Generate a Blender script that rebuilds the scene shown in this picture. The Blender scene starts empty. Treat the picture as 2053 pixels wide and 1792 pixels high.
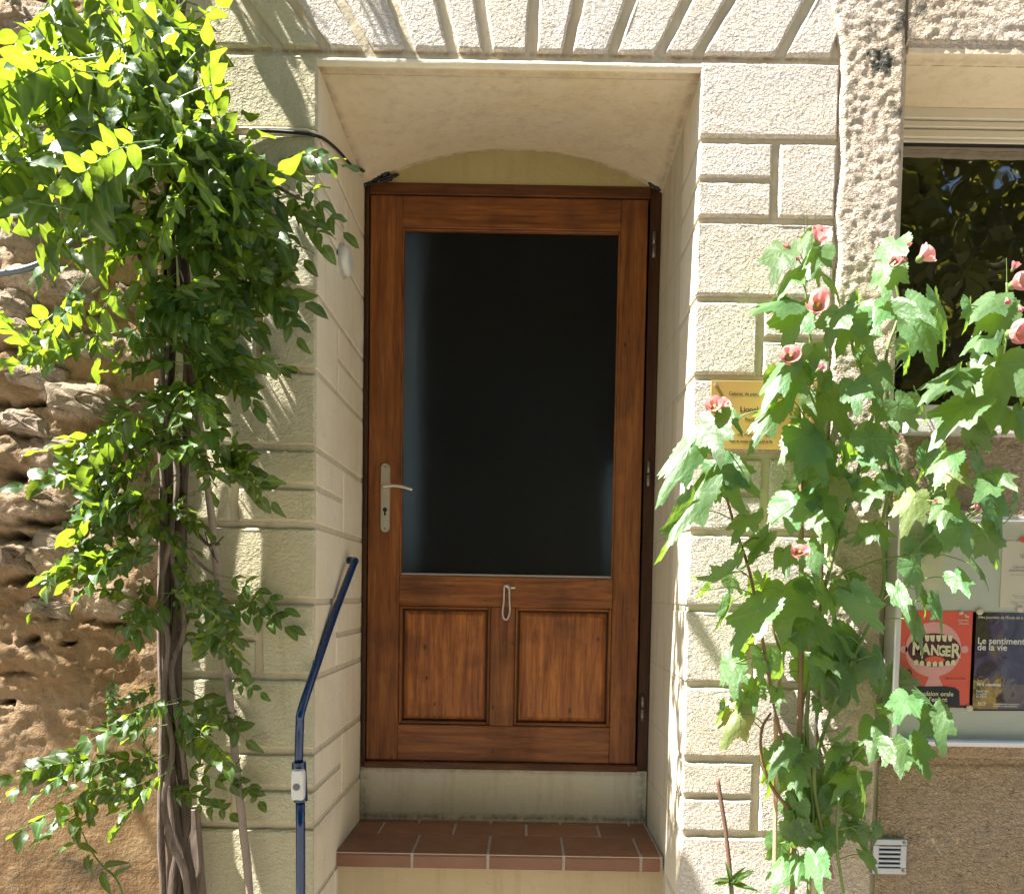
import bpy, math, random
import numpy as np
from math import sin, cos, pi, radians, sqrt, exp
from mathutils import Vector, Matrix
random.seed(7); rng = np.random.default_rng(7)
S = bpy.context.scene
COL = S.collection
# ------------------------------------------------------------------ camera
F, DIST, EYE = 1438.0, 1.9, 1.55
IW, IH = 2053.0, 1792.0
pit, rol = radians(2.4), radians(1.0)
R = Matrix.Rotation(pi/2 - pit, 3, 'X') @ Matrix.Rotation(rol, 3, 'Z')
_c = R.transposed() @ Vector((0, 1, 0))
PPX = 1052 - F*_c[0]/-_c[2]; PPY = 1190 + F*_c[1]/-_c[2]
cam = bpy.data.cameras.new('camera'); camo = bpy.data.objects.new('camera', cam); COL.objects.link(camo)
camo.matrix_world = Matrix.Translation((0, -DIST, EYE)) @ R.to_4x4()
cam.sensor_fit = 'HORIZONTAL'; cam.sensor_width = 36; cam.lens = 36*F/IW
cam.shift_x = -(PPX-IW/2)/IW; cam.shift_y = (PPY-IH/2)/IW
cam.clip_start = .02; cam.clip_end = 200
S.camera = camo
# ------------------------------------------------------------------ light
SUN = Vector((1, .225, -1.66)).normalized()
sl = bpy.data.lights.new('sun', 'SUN'); sl.energy = 5.0; sl.angle = radians(.5); sl.color = (1, .96, .90)
so = bpy.data.objects.new('sun', sl); COL.objects.link(so)
so.rotation_euler = SUN.to_track_quat('-Z', 'Y').to_euler(); so.location = (-6, -4, 10)
W = bpy.data.worlds.new('World'); S.world = W; W.use_nodes = True
sk = W.node_tree.nodes.new('ShaderNodeTexSky'); sk.sky_type = 'NISHITA'; sk.sun_disc = False
sk.sun_elevation = math.asin(-SUN.z); sk.sun_rotation = math.atan2(-SUN.x, -SUN.y)
W.node_tree.links.new(sk.outputs[0], W.node_tree.nodes['Background'].inputs[0])
W.node_tree.nodes['Background'].inputs[1].default_value = .045
S.view_settings.view_transform = 'Standard'; S.view_settings.look = 'None'
S.view_settings.gamma = 1; S.view_settings.use_curve_mapping = False
S.view_settings.exposure = 2.38
S.render.engine = 'CYCLES'
S.cycles.use_denoising = True
S.cycles.max_bounces = 8; S.cycles.transparent_max_bounces = 8
S.cycles.sample_clamp_indirect = 6

def P(px, py, Y):
    "point of the plane y=Y seen at a measured spot of the photograph"
    v = R @ Vector(((px-PPX)/F, -(py-PPY)/F, -1))
    t = (Y+DIST)/v.y
    return Vector((v.x*t, Y, EYE+v.z*t))
# ------------------------------------------------------------------ object helpers
def tag(o, label=None, cat=None, group=None, kind=None):
    if label: o['label'] = label
    if cat: o['category'] = cat
    if group: o['group'] = group
    if kind: o['kind'] = kind
    return o
def empty(name, loc, label=None, cat=None, group=None):
    o = bpy.data.objects.new(name, None); COL.objects.link(o); o.location = loc; o.empty_display_size = .1
    return tag(o, label, cat, group)
def link(name, me, m, parent=None, smooth=False):
    if m is not None:
        me.materials.clear(); me.materials.append(m)
    if smooth: me.polygons.foreach_set('use_smooth', [True]*len(me.polygons))
    o = bpy.data.objects.new(name, me); COL.objects.link(o)
    if parent:
        o.parent = parent
        off = Vector(parent.location)
        if parent.parent: off = off + parent.parent.location
        o.location = -off if parent.type == 'EMPTY' else Vector((0, 0, 0))
    return o
class MB:
    def __init__(s): s.v = []; s.f = []
    def add(s, vs, fs):
        b = len(s.v); s.v += [tuple(v) for v in vs]; s.f += [tuple(i+b for i in f) for f in fs]; return s
    def mesh(s, name='m'):
        me = bpy.data.meshes.new(name); me.from_pydata(s.v, [], s.f); me.update(); return me
    def out(s, name, m, parent=None, smooth=False): return link(name, s.mesh(name), m, parent, smooth)
    def box(s, x0, x1, y0, y1, z0, z1, b=0):
        if b <= 0:
            vs = [(x, y, z) for x in (x0, x1) for y in (y0, y1) for z in (z0, z1)]
            return s.add(vs, [(0,1,3,2),(4,6,7,5),(0,4,5,1),(2,3,7,6),(0,2,6,4),(1,5,7,3)])
        # chamfered box
        vs = []; idx = {}
        for i, x in enumerate((x0, x1)):
            for j, y in enumerate((y0, y1)):
                for k, z in enumerate((z0, z1)):
                    dx = b*(1-2*i); dy = b*(1-2*j); dz = b*(1-2*k)
                    for a, q in enumerate(((x, y+dy, z+dz), (x+dx, y, z+dz), (x+dx, y+dy, z))):
                        idx[i, j, k, a] = len(vs); vs.append(q)
        fs = []
        for i in (0, 1): fs.append([idx[i,0,0,0], idx[i,0,1,0], idx[i,1,1,0], idx[i,1,0,0]][::(1 if i == 0 else -1)])
        for j in (0, 1): fs.append([idx[0,j,0,1], idx[1,j,0,1], idx[1,j,1,1], idx[0,j,1,1]][::(1 if j == 0 else -1)])
        for k in (0, 1): fs.append([idx[0,0,k,2], idx[0,1,k,2], idx[1,1,k,2], idx[1,0,k,2]][::(1 if k == 0 else -1)])
        for j in (0, 1):
            for k in (0, 1): fs.append([idx[0,j,k,1], idx[1,j,k,1], idx[1,j,k,2], idx[0,j,k,2]])
        for i in (0, 1):
            for k in (0, 1): fs.append([idx[i,0,k,0], idx[i,1,k,0], idx[i,1,k,2], idx[i,0,k,2]])
        for i in (0, 1):
            for j in (0, 1): fs.append([idx[i,j,0,0], idx[i,j,1,0], idx[i,j,1,1], idx[i,j,0,1]])
        for i in (0, 1):
            for j in (0, 1):
                for k in (0, 1): fs.append([idx[i,j,k,0], idx[i,j,k,1], idx[i,j,k,2]])
        return s.add(vs, fs)
    def tube(s, pts, rad, n=7, smooth=3, wob=0, cap=True):
        pts = [Vector(p) for p in pts]
        rs = list(rad) if hasattr(rad, '__len__') else [rad]*len(pts)
        if smooth > 1 and len(pts) > 2:
            q = []; qr = []
            for i in range(len(pts)-1):
                p0 = pts[max(i-1, 0)]; p1 = pts[i]; p2 = pts[i+1]; p3 = pts[min(i+2, len(pts)-1)]
                for k in range(smooth):
                    t = k/smooth
                    q.append(.5*((2*p1)+(p2-p0)*t+(2*p0-5*p1+4*p2-p3)*t*t+(3*p1-p0-3*p2+p3)*t**3)); qr.append(rs[i]*(1-t)+rs[i+1]*t)
            q.append(pts[-1]); qr.append(rs[-1]); pts, rs = q, qr
        b = len(s.v); up = Vector((.13, .97, .21)).normalized()
        for i, p in enumerate(pts):
            d = (pts[min(i+1, len(pts)-1)]-pts[max(i-1, 0)]).normalized()
            u = d.cross(up)
            if u.length < .05: u = d.cross(Vector((1, 0, 0)))
            u.normalize(); w = d.cross(u)
            for k in range(n):
                a = 2*pi*k/n; r = rs[i]*(1+(random.uniform(-wob, wob) if wob else 0))
                s.v.append(tuple(p+(u*cos(a)+w*sin(a))*r))
        for i in range(len(pts)-1):
            for k in range(n):
                s.f.append((b+i*n+k, b+i*n+(k+1) % n, b+(i+1)*n+(k+1) % n, b+(i+1)*n+k))
        if cap:
            s.f.append(tuple(b+k for k in range(n))[::-1]); s.f.append(tuple(b+(len(pts)-1)*n+k for k in range(n)))
        return s
    def disc(s, c, ax, r, h, n=20, dome=0, rz=None, u=None):
        "flat round thing at c facing along ax, height h"
        ax = Vector(ax).normalized(); u = Vector(u) if u else ax.orthogonal().normalized(); w = ax.cross(u); c = Vector(c)
        rings = [(r, 0), (r, h*.7), (r*.94, h)]
        if dome: rings = [(r, 0), (r, h*.35), (r*.93, h*.7), (r*.7, h*.93), (r*.35, h)]
        b = len(s.v)
        for rr, hh in rings:
            for k in range(n):
                a = 2*pi*k/n; s.v.append(tuple(c+ax*hh+u*(rr*cos(a))+w*((rz or 1)*rr*sin(a))))
        for i in range(len(rings)-1):
            for k in range(n): s.f.append((b+i*n+k, b+i*n+(k+1) % n, b+(i+1)*n+(k+1) % n, b+(i+1)*n+k))
        s.f.append(tuple(b+(len(rings)-1)*n+k for k in range(n))); return s
def slab(poly, fn, h, bev, jit=.0015, step=.03, base=0.0, seed=0):
    "a raised plaster block: outline poly (u,v) ccw, fn(u,v,height)->world; uneven chamfered edge"
    r = random.Random(seed); pts = []; n = len(poly)
    for i in range(n):
        a = Vector(poly[i]); b = Vector(poly[(i+1) % n]); m = max(1, int((b-a).length/step))
        for k in range(m): pts.append(a.lerp(b, k/m))
    m = len(pts); cen = sum(pts, Vector((0, 0)))/m
    def ring(inset, hh, j):
        out = []
        for i in range(m):
            t = (pts[(i+1) % m]-pts[i-1]); nn = Vector((-t.y, t.x)).normalized()
            t1 = (pts[i]-pts[i-1]).normalized(); t2 = (pts[(i+1) % m]-pts[i]).normalized(); c = max(.35, t1.dot(t2)) if t1.dot(t2) < .9 else 1
            k = inset*(1.0 if c == 1 else 1.42)
            p = pts[i]+nn*(k+r.uniform(-j, j)); out.append(fn(p.x, p.y, hh+r.uniform(-j, j)*.5))
        return out
    vs = ring(0, base, 0)+ring(0, h-bev, jit)+ring(bev*.35, h-bev*.35, jit*.7)+ring(bev*1.1, h, jit*.6)
    fs = [(k*m+i, k*m+(i+1) % m, (k+1)*m+(i+1) % m, (k+1)*m+i) for k in range(3) for i in range(m)]
    fs.append(tuple(3*m+i for i in range(m)))
    mb = MB(); mb.add(vs, fs); return mb
# ------------------------------------------------------------------ materials
class N:
    def __init__(s, name):
        s.m = bpy.data.materials.new(name); s.m.use_nodes = True; s.t = s.m.node_tree
        s.b = s.t.nodes['Principled BSDF']; s.o = s.t.nodes['Material Output']
    def n(s, ty, **k):
        x = s.t.nodes.new(ty)
        for a, v in k.items(): setattr(x, a, v)
        return x
    def l(s, a, b): s.t.links.new(a, b)
    def set(s, i, v, node=None):
        node = node or s.b
        if isinstance(v, bpy.types.NodeSocket): s.l(v, node.inputs[i])
        else:
            if isinstance(v, (tuple, list)) and len(v) == 3 and node.inputs[i].type == 'RGBA': v = (*v, 1)
            node.inputs[i].default_value = v
    def coord(s, scale=(1, 1, 1), loc=(0, 0, 0), rot=(0, 0, 0), kind='Object'):
        c = s.n('ShaderNodeTexCoord'); mp = s.n('ShaderNodeMapping'); s.l(c.outputs[kind], mp.inputs[0])
        mp.inputs['Scale'].default_value = scale; mp.inputs['Location'].default_value = loc; mp.inputs['Rotation'].default_value = rot
        return mp.outputs[0]
    def noise(s, vec, scale, detail=4, rough=.6, dist=0):
        x = s.n('ShaderNodeTexNoise'); s.l(vec, x.inputs['Vector'])
        x.inputs['Scale'].default_value = scale; x.inputs['Detail'].default_value = detail; x.inputs['Roughness'].default_value = rough; x.inputs['Distortion'].default_value = dist
        return x.outputs[0]
    def voro(s, vec, scale, feat='F1', out=0, rnd=1):
        x = s.n('ShaderNodeTexVoronoi', feature=feat); s.l(vec, x.inputs['Vector']); x.inputs['Scale'].default_value = scale; x.inputs['Randomness'].default_value = rnd
        return x.outputs[out]
    def ramp(s, f, stops, interp='LINEAR'):
        x = s.n('ShaderNodeValToRGB'); s.l(f, x.inputs[0]); e = x.color_ramp.elements; x.color_ramp.interpolation = interp
        while len(e) < len(stops): e.new(.5)
        for a, (p, c) in zip(e, stops):
            a.position = p; a.color = (*c, 1) if isinstance(c, (tuple, list)) else (c, c, c, 1)
        return x.outputs[0]
    def mix(s, f, a, b, mode='MIX'):
        x = s.n('ShaderNodeMix', data_type='RGBA', blend_type=mode)
        for i, v in ((0, f), (6, a), (7, b)): s.set(i, v, x)
        return x.outputs[2]
    def math(s, op, a, b=0, clamp=False):
        x = s.n('ShaderNodeMath', operation=op, use_clamp=clamp); s.set(0, a, x); s.set(1, b, x); return x.outputs[0]
    def bump(s, h, dist, strength=1, nrm=None):
        x = s.n('ShaderNodeBump'); s.l(h, x.inputs['Height']); x.inputs['Distance'].default_value = dist; x.inputs['Strength'].default_value = strength
        if nrm: s.l(nrm, x.inputs['Normal'])
        return x.outputs[0]
    def xyz(s, vec):
        x = s.n('ShaderNodeSeparateXYZ'); s.l(vec, x.inputs[0]); return x.outputs
def simple(name, col, rough=.5, metal=0, spec=.5, bumpy=0, var=.12):
    k = N(name); v = k.coord()
    if var:
        c = k.mix(k.noise(v, 35, 4), tuple(x*(1-var) for x in col), tuple(min(1, x*(1+var)) for x in col)); k.set('Base Color', c)
    else: k.set('Base Color', col)
    k.set('Roughness', rough); k.set('Metallic', metal); k.set('Specular IOR Level', spec)
    if bumpy: k.set('Normal', k.bump(k.noise(v, 220, 3), bumpy))
    return k.m
def stucco(name, base, grain=105, depth=.005, stain=.3, yellow=.25, coarse=0, spots=None):
    k = N(name); v = k.coord()
    big = k.noise(v, 2.3, 5, .6); mid = k.noise(v, 14, 5, .65)
    c = k.mix(k.ramp(big, [(.35, 0), (.7, 1)]), base, tuple(b*m for b, m in zip(base, (1.0, .93, .78))))
    c = k.mix(k.math('MULTIPLY', k.ramp(mid, [(.52, 0), (.8, 1)]), stain), c, tuple(b*.45 for b in base))
    # rain stains: streaks running down
    vs = k.coord((9, 9, .9)); st = k.noise(vs, 3, 4, .6)
    c = k.mix(k.math('MULTIPLY', k.ramp(st, [(.55, 0), (.75, 1)]), yellow), c, (.33, .25, .12))
    fine = k.noise(k.coord((1, 1, 1.25)), grain, 3, .55, .9)
    worm = k.ramp(fine, [(.38, 0), (.62, 1)])
    vv = k.voro(v, grain*.8, 'SMOOTH_F1')
    h = k.math('ADD', k.math('MULTIPLY', worm, .7), k.math('MULTIPLY', vv, .6))
    c = k.mix(k.math('MULTIPLY', k.ramp(fine, [(.25, 1), (.45, 0)]), .25), c, tuple(b*.55 for b in base))
    if coarse:
        sp = k.noise(v, grain*.55, 4, .75)
        c = k.mix(k.math('MULTIPLY', k.ramp(sp, [(.34, 1), (.46, 0)]), coarse), c, tuple(b*.42 for b in base))
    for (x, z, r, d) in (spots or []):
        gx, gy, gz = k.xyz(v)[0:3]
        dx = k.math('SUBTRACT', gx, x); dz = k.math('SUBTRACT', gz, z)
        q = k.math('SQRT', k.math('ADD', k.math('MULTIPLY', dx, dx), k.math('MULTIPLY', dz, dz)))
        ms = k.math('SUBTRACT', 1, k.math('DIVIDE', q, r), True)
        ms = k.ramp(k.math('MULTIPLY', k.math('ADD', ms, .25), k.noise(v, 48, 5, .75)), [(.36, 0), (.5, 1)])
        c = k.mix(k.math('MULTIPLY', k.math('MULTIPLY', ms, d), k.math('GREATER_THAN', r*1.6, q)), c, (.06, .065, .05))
    k.set('Base Color', c); k.set('Roughness', .93); k.set('Specular IOR Level', .2)
    k.set('Normal', k.bump(h, depth, 1, k.bump(mid, .006)))
    return k.m
def plaster(name, base, stain=.35, bands=(), tint=(.36, .26, .13)):
    k = N(name); v = k.coord(); big = k.noise(v, 3, 6, .65); mid = k.noise(v, 22, 6, .7)
    c = k.mix(k.ramp(big, [(.3, 0), (.75, 1)]), base, tuple(b*m for b, m in zip(base, (.9, .86, .74))))
    st = k.noise(k.coord((12, 12, 1.2)), 2.4, 4, .6)
    c = k.mix(k.math('MULTIPLY', k.ramp(st, [(.5, 0), (.78, 1)]), stain), c, tint)
    c = k.mix(k.math('MULTIPLY', k.ramp(k.voro(v, 26), [(.0, 1), (.05, 0)]), .5), c, (.2, .14, .08))
    c = k.mix(k.math('MULTIPLY', k.ramp(mid, [(.6, 0), (.78, 1)]), .3), c, (.25, .19, .1))
    for ax, pos, wd, amt, colr in bands:      # grime lines: axis, position, width, strength, colour
        q = k.math('ABSOLUTE', k.math('SUBTRACT', k.math('ADD', k.xyz(v)[ax], k.math('MULTIPLY', k.noise(v, 5, 3), wd*.8)), pos+wd*.4))
        q = k.math('SUBTRACT', 1, k.math('DIVIDE', q, wd), True)
        c = k.mix(k.math('MULTIPLY', k.math('MULTIPLY', q, k.ramp(k.noise(v, 30, 5, .75), [(.35, 0), (.6, 1)])), amt), c, colr)
    k.set('Base Color', c); k.set('Roughness', .9); k.set('Specular IOR Level', .2)
    k.set('Normal', k.bump(mid, .0025, 1, k.bump(big, .012)))
    return k.m
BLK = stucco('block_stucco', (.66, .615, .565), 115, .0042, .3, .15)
BLKL = stucco('block_stucco_shaded', (.53, .505, .37), 105, .0022, .35, .35)  # left blocks: shade and green leaf light painted into the colour
GRV = plaster('joint_plaster', (.60, .55, .44), .5, [(2, 2.938, .010, .8, (.16, .09, .04))]+[(2, 2.93-.2016*i+.009, .004, .5, (.26, .18, .09)) for i in range(1, 11)])
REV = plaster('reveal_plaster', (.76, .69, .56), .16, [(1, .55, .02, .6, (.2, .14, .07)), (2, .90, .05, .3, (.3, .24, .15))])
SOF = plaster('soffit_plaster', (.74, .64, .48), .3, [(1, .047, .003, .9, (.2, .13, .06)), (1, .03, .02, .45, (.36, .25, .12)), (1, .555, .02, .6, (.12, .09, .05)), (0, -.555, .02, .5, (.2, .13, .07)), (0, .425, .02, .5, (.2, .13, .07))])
TYM = plaster('tympanum_plaster_shaded', (.44, .38, .20), .5)  # darker than the soffit: weaker ground bounce painted into the colour
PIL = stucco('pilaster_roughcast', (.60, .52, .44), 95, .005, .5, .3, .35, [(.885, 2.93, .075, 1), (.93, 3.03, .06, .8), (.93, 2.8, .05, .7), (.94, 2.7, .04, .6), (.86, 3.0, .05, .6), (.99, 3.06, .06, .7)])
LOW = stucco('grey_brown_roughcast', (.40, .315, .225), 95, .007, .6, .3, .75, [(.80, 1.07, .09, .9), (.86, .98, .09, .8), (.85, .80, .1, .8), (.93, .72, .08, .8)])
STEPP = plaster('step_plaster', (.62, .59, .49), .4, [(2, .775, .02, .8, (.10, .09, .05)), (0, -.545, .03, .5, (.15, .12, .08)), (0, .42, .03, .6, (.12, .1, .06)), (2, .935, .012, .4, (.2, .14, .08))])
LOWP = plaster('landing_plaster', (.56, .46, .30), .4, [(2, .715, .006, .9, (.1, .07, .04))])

def wood(name, horiz=False, dark=1.0, seedo=0):
    k = N(name); dark *= .92
    sc = (3.2, 30, 46) if horiz else (46, 30, 3.2)
    v = k.coord(sc, (seedo, seedo*.7, seedo*1.3)); v0 = k.coord((1, 1, 1), (seedo, 0, 0))
    g = k.noise(v, 1.0, 6, .62, .6); g2 = k.noise(k.coord(tuple(x*2.6 for x in sc)), 1.6, 3, .6)
    c = k.ramp(g, [(.25, (.075*dark, .022*dark, .007*dark)), (.45, (.20*dark, .066*dark, .017*dark)), (.62, (.30*dark, .108*dark, .026*dark)), (.8, (.37*dark, .165*dark, .048*dark))])
    c = k.mix(k.math('MULTIPLY', k.ramp(g2, [(.3, 1), (.5, 0)]), .45), c, (.05, .018, .007))
    bl = k.noise(v0, 6, 4, .6)
    c = k.mix(k.math('MULTIPLY', k.ramp(bl, [(.5, 0), (.72, 1)]), .55), c, (.06, .022, .01))
    kn = k.voro(k.coord((4, 4, 2.2), (seedo, 0, .3)), 3.1)
    c = k.mix(k.ramp(kn, [(.03, .8), (.09, 0)]), c, (.035, .014, .007))
    k.set('Base Color', c); k.set('Roughness', k.ramp(bl, [(.3, .38), (.7, .62)])); k.set('Specular IOR Level', .35)
    k.set('Normal', k.bump(g, .0012, 1, k.bump(g2, .0006)))
    return k.m
WV, WH = wood('varnished_wood_upright'), wood('varnished_wood_level', True)
WP = wood('varnished_wood_panel', False, 1.5, 3.7)
WD = wood('frame_wood_gap_shade', False, .24, 1.3); WDH = wood('dark_sill_wood', True, .5, 2.3)  # frame wood darkened to paint in the shade of the hinge gap

def leafmat(name, top, under, trans, tfac=.42, rough=.42, spec=.6, jit=.35, vein=True, nsc=40, nds=.004, va=.75):
    k = N(name); oi = k.n('ShaderNodeObjectInfo'); geo = k.n('ShaderNodeNewGeometry')
    v = k.coord(kind='Object')
    ns = k.noise(v, 45 if vein else 30, 4, .6)
    c = k.mix(geo.outputs['Backfacing'], top, under)
    c = k.mix(k.math('MULTIPLY', ns, .55), c, tuple(x*.45 for x in top))
    hs = k.n('ShaderNodeHueSaturation'); k.l(c, hs.inputs['Color'])
    k.l(k.math('ADD', k.math('MULTIPLY', oi.outputs['Random'], .05), .475), hs.inputs['Hue'])
    k.l(k.math('ADD', k.math('MULTIPLY', oi.outputs['Random'], jit*2), 1-jit), hs.inputs['Value'])
    c = hs.outputs[0]
    tc = k.mix(k.math('MULTIPLY', oi.outputs['Random'], .5), trans, (trans[0]*1.15, trans[1]*.85, trans[2]))
    if vein:
        at = k.n('ShaderNodeAttribute', attribute_name='vein')
        vf = k.ramp(at.outputs['Fac'], [(.72, 0), (1, 1)])
        c = k.mix(k.math('MULTIPLY', vf, va), c, (.34, .46, .2)); tc = k.mix(k.math('MULTIPLY', vf, va*.6), tc, (.45, .6, .12))
    k.set('Base Color', c); k.set('Roughness', rough); k.set('Specular IOR Level', spec)
    nb = k.bump(k.noise(v, nsc, 2, .5), nds, .5); k.set('Normal', nb)
    tr = k.n('ShaderNodeBsdfTranslucent'); k.set(0, tc, tr); k.l(nb, tr.inputs['Normal'])
    mx = k.n('ShaderNodeMixShader'); mx.inputs[0].default_value = tfac
    k.l(k.b.outputs[0], mx.inputs[1]); k.l(tr.outputs[0], mx.inputs[2]); k.l(mx.outputs[0], k.o.inputs[0])
    return k.m
VL = leafmat('vine_leaf', (.045, .11, .025), (.08, .15, .04), (.30, .46, .02), .42, .42, .5, .42, va=.3)
ML = leafmat('mallow_leaf', (.09, .19, .07), (.14, .25, .07), (.34, .60, .04), .40, .50, .7, nsc=7, nds=.0045)
MY = leafmat('mallow_leaf_yellowing', (.20, .27, .10), (.25, .31, .12), (.5, .5, .06), .4, .5, .5, nsc=7, nds=.0045)
PETAL = leafmat('petal', (.88, .40, .40), (.88, .42, .40), (.92, .5, .45), .35, .5, .3, .2, False)
PBUD = leafmat('bud_petal', (.62, .24, .32), (.6, .3, .3), (.8, .4, .3), .3, .5, .3, .2, False)
STEM = simple('green_stem', (.14, .2, .05), .5)
STEMB = simple('brown_stem', (.20, .11, .06), .7, 0, .3, .002, .35)
CANE = simple('pinkish_cane', (.25, .16, .10), .6, 0, .3, .001, .3)
def barkmat(name, a, b):
    k = N(name); g = k.noise(k.coord((60, 60, 7)), 1, 6, .7, .8)
    k.set('Base Color', k.ramp(g, [(.3, a), (.7, b)])); k.set('Roughness', .9); k.set('Normal', k.bump(g, .006)); return k.m
BARK = barkmat('vine_bark', (.02, .014, .010), (.15, .105, .075))
BARKL = barkmat('pale_vine_bark', (.06, .042, .032), (.27, .21, .17))
POSTW = barkmat('weathered_post_wood', (.12, .085, .06), (.36, .28, .22))
BLUE = simple('blue_paint', (.002, .026, .10), .16, 0, .6, .0, .1)
WHITE = simple('white_plastic', (.62, .62, .58), .35, 0, .5, 0, .04)
GREYB = simple('grey_button', (.12, .12, .14), .35)
BLACK = simple('black_rubber', (.012, .012, .014), .5)
CABW = simple('pale_cable', (.5, .48, .45), .45); CABG = simple('grey_cable', (.12, .14, .17), .35, 0, .6)
STEEL = simple('brushed_steel', (.62, .58, .5), .36, .85, .5, 0, .06)
HING = simple('hinge_metal', (.25, .22, .18), .45, .8)
ALU = simple('aluminium', (.68, .68, .68), .42, .7, .5, 0, .05)
ALUD = simple('galvanised_vent', (.40, .42, .44), .4, .55, .5, 0, .15)
CREAM = simple('cream_window_frame', (.60, .55, .42), .45, 0, .5, 0, .08)
STRING = simple('cord', (.50, .45, .42), .85, 0, .2, .001)
GROUT = simple('grout', (.46, .40, .34), .95, 0, .1, .002, .2)
TERR = None
k = N('terracotta_tile'); oi = k.n('ShaderNodeObjectInfo'); v = k.coord(); ns = k.noise(v, 9, 5, .6); nf = k.noise(v, 60, 4, .7)
c = k.mix(oi.outputs['Random'], (.21, .092, .045), (.30, .125, .058)); c = k.mix(k.math('MULTIPLY', ns, .6), c, (.17, .085, .05)); c = k.mix(k.math('MULTIPLY', k.ramp(nf, [(.55, 0), (.75, 1)]), .35), c, (.11, .08, .06))
k.set('Base Color', c); k.set('Roughness', k.ramp(ns, [(.3, .35), (.7, .6)])); k.set('Normal', k.bump(nf, .001)); TERR = k.m
k = N('frosted_glass'); v = k.coord(); k.set('Base Color', k.mix(k.noise(v, 4, 4), (.002, .004, .012), (.005, .007, .017))); k.set('Base Color', (.42, .5, .58)); k.t.links.remove(k.b.inputs['Base Color'].links[0]) if k.b.inputs['Base Color'].links else None; k.b.inputs['Base Color'].default_value = (.42, .5, .58, 1); k.set('Transmission Weight', 1.0); k.set('Roughness', k.ramp(k.noise(v, 3, 5, .7), [(.3, .5), (.7, .75)])); k.set('IOR', 1.28)
k.set('Normal', k.bump(k.noise(v, 300, 2), .0004)); FROST = k.m
k = N('window_glass'); v = k.coord(); k.set('Base Color', (.006, .006, .006)); k.set('Roughness', .015); k.set('IOR', 2.9); k.set('Specular IOR Level', .5)
k.set('Normal', k.bump(k.noise(k.coord((1.2, 1, 1)), 5, 2, .5), .0015)); WGL = k.m
k = N('brass_plate'); v = k.coord((2, 1, 120)); k.set('Base Color', k.mix(k.noise(k.coord(), 5, 3), (.55, .33, .11), (.62, .40, .15))); k.set('Metallic', .55); k.set('Roughness', .42); k.set('Normal', k.bump(k.noise(v, 3, 2), .0002)); BRASS = k.m
INK = simple('ink_dark', (.03, .025, .02), .6, var=0); INKW = simple('ink_white', (.75, .72, .68), .6, var=0)
INKG = simple('ink_grey', (.25, .22, .2), .6, var=0)
BOARD = simple('whiteboard', (.50, .51, .44), .4, 0, .5, 0, .05)
RED = simple('poster_red', (.70, .105, .065), .5, var=.04); PINK = simple('poster_pink', (.72, .34, .33), .5, var=.03)
MAROON = simple('poster_maroon', (.07, .012, .02), .5, var=0); PAPER = simple('paper', (.62, .56, .46), .6, var=.03); IVORY = simple('poster_ivory', (.72, .64, .42), .5, var=0)
MAG = simple('magnet', (.62, .55, .45), .3, var=.05)
NAVY = simple('poster_navy', (.008, .012, .02), .5, var=0)
k = N('painted_print'); v = k.coord(); a = k.noise(v, 9, 5, .6, 1.2); b = k.noise(v, 14, 4, .6, 1.5)
c = k.ramp(a, [(.36, (.015, .014, .008)), (.45, (.06, .045, .018)), (.5, (.03, .016, .05)), (.58, (.09, .07, .13)), (.66, (.16, .12, .05))])
z = k.xyz(v)[2]; low = k.math('LESS_THAN', k.math('ADD', z, k.math('MULTIPLY', b, .12)), 1.41)
c = k.mix(low, c, k.ramp(b, [(.4, (.03, .02, .02)), (.5, (.42, .28, .07)), (.7, (.22, .12, .08))]))
x = k.xyz(v)[0]; right = k.math('GREATER_THAN', k.math('ADD', x, k.math('MULTIPLY', b, .1)), 1.3)
c = k.mix(k.math('MULTIPLY', right, .7), c, k.ramp(a, [(.4, (.05, .06, .14)), (.6, (.11, .13, .21))]))
k.set('Base Color', c); k.set('Roughness', .45); PAINTING = k.m
# clear cover of the notice board
k = N('clear_pane'); gl = k.n('ShaderNodeBsdfGlossy'); gl.inputs['Roughness'].default_value = .08; tp = k.n('ShaderNodeBsdfTransparent'); tp.inputs[0].default_value = (.93, .95, .93, 1)
mx = k.n('ShaderNodeMixShader'); mx.inputs[0].default_value = .07; k.l(tp.outputs[0], mx.inputs[1]); k.l(gl.outputs[0], mx.inputs[2]); k.l(mx.outputs[0], k.o.inputs[0]); PANE = k.m

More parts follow.
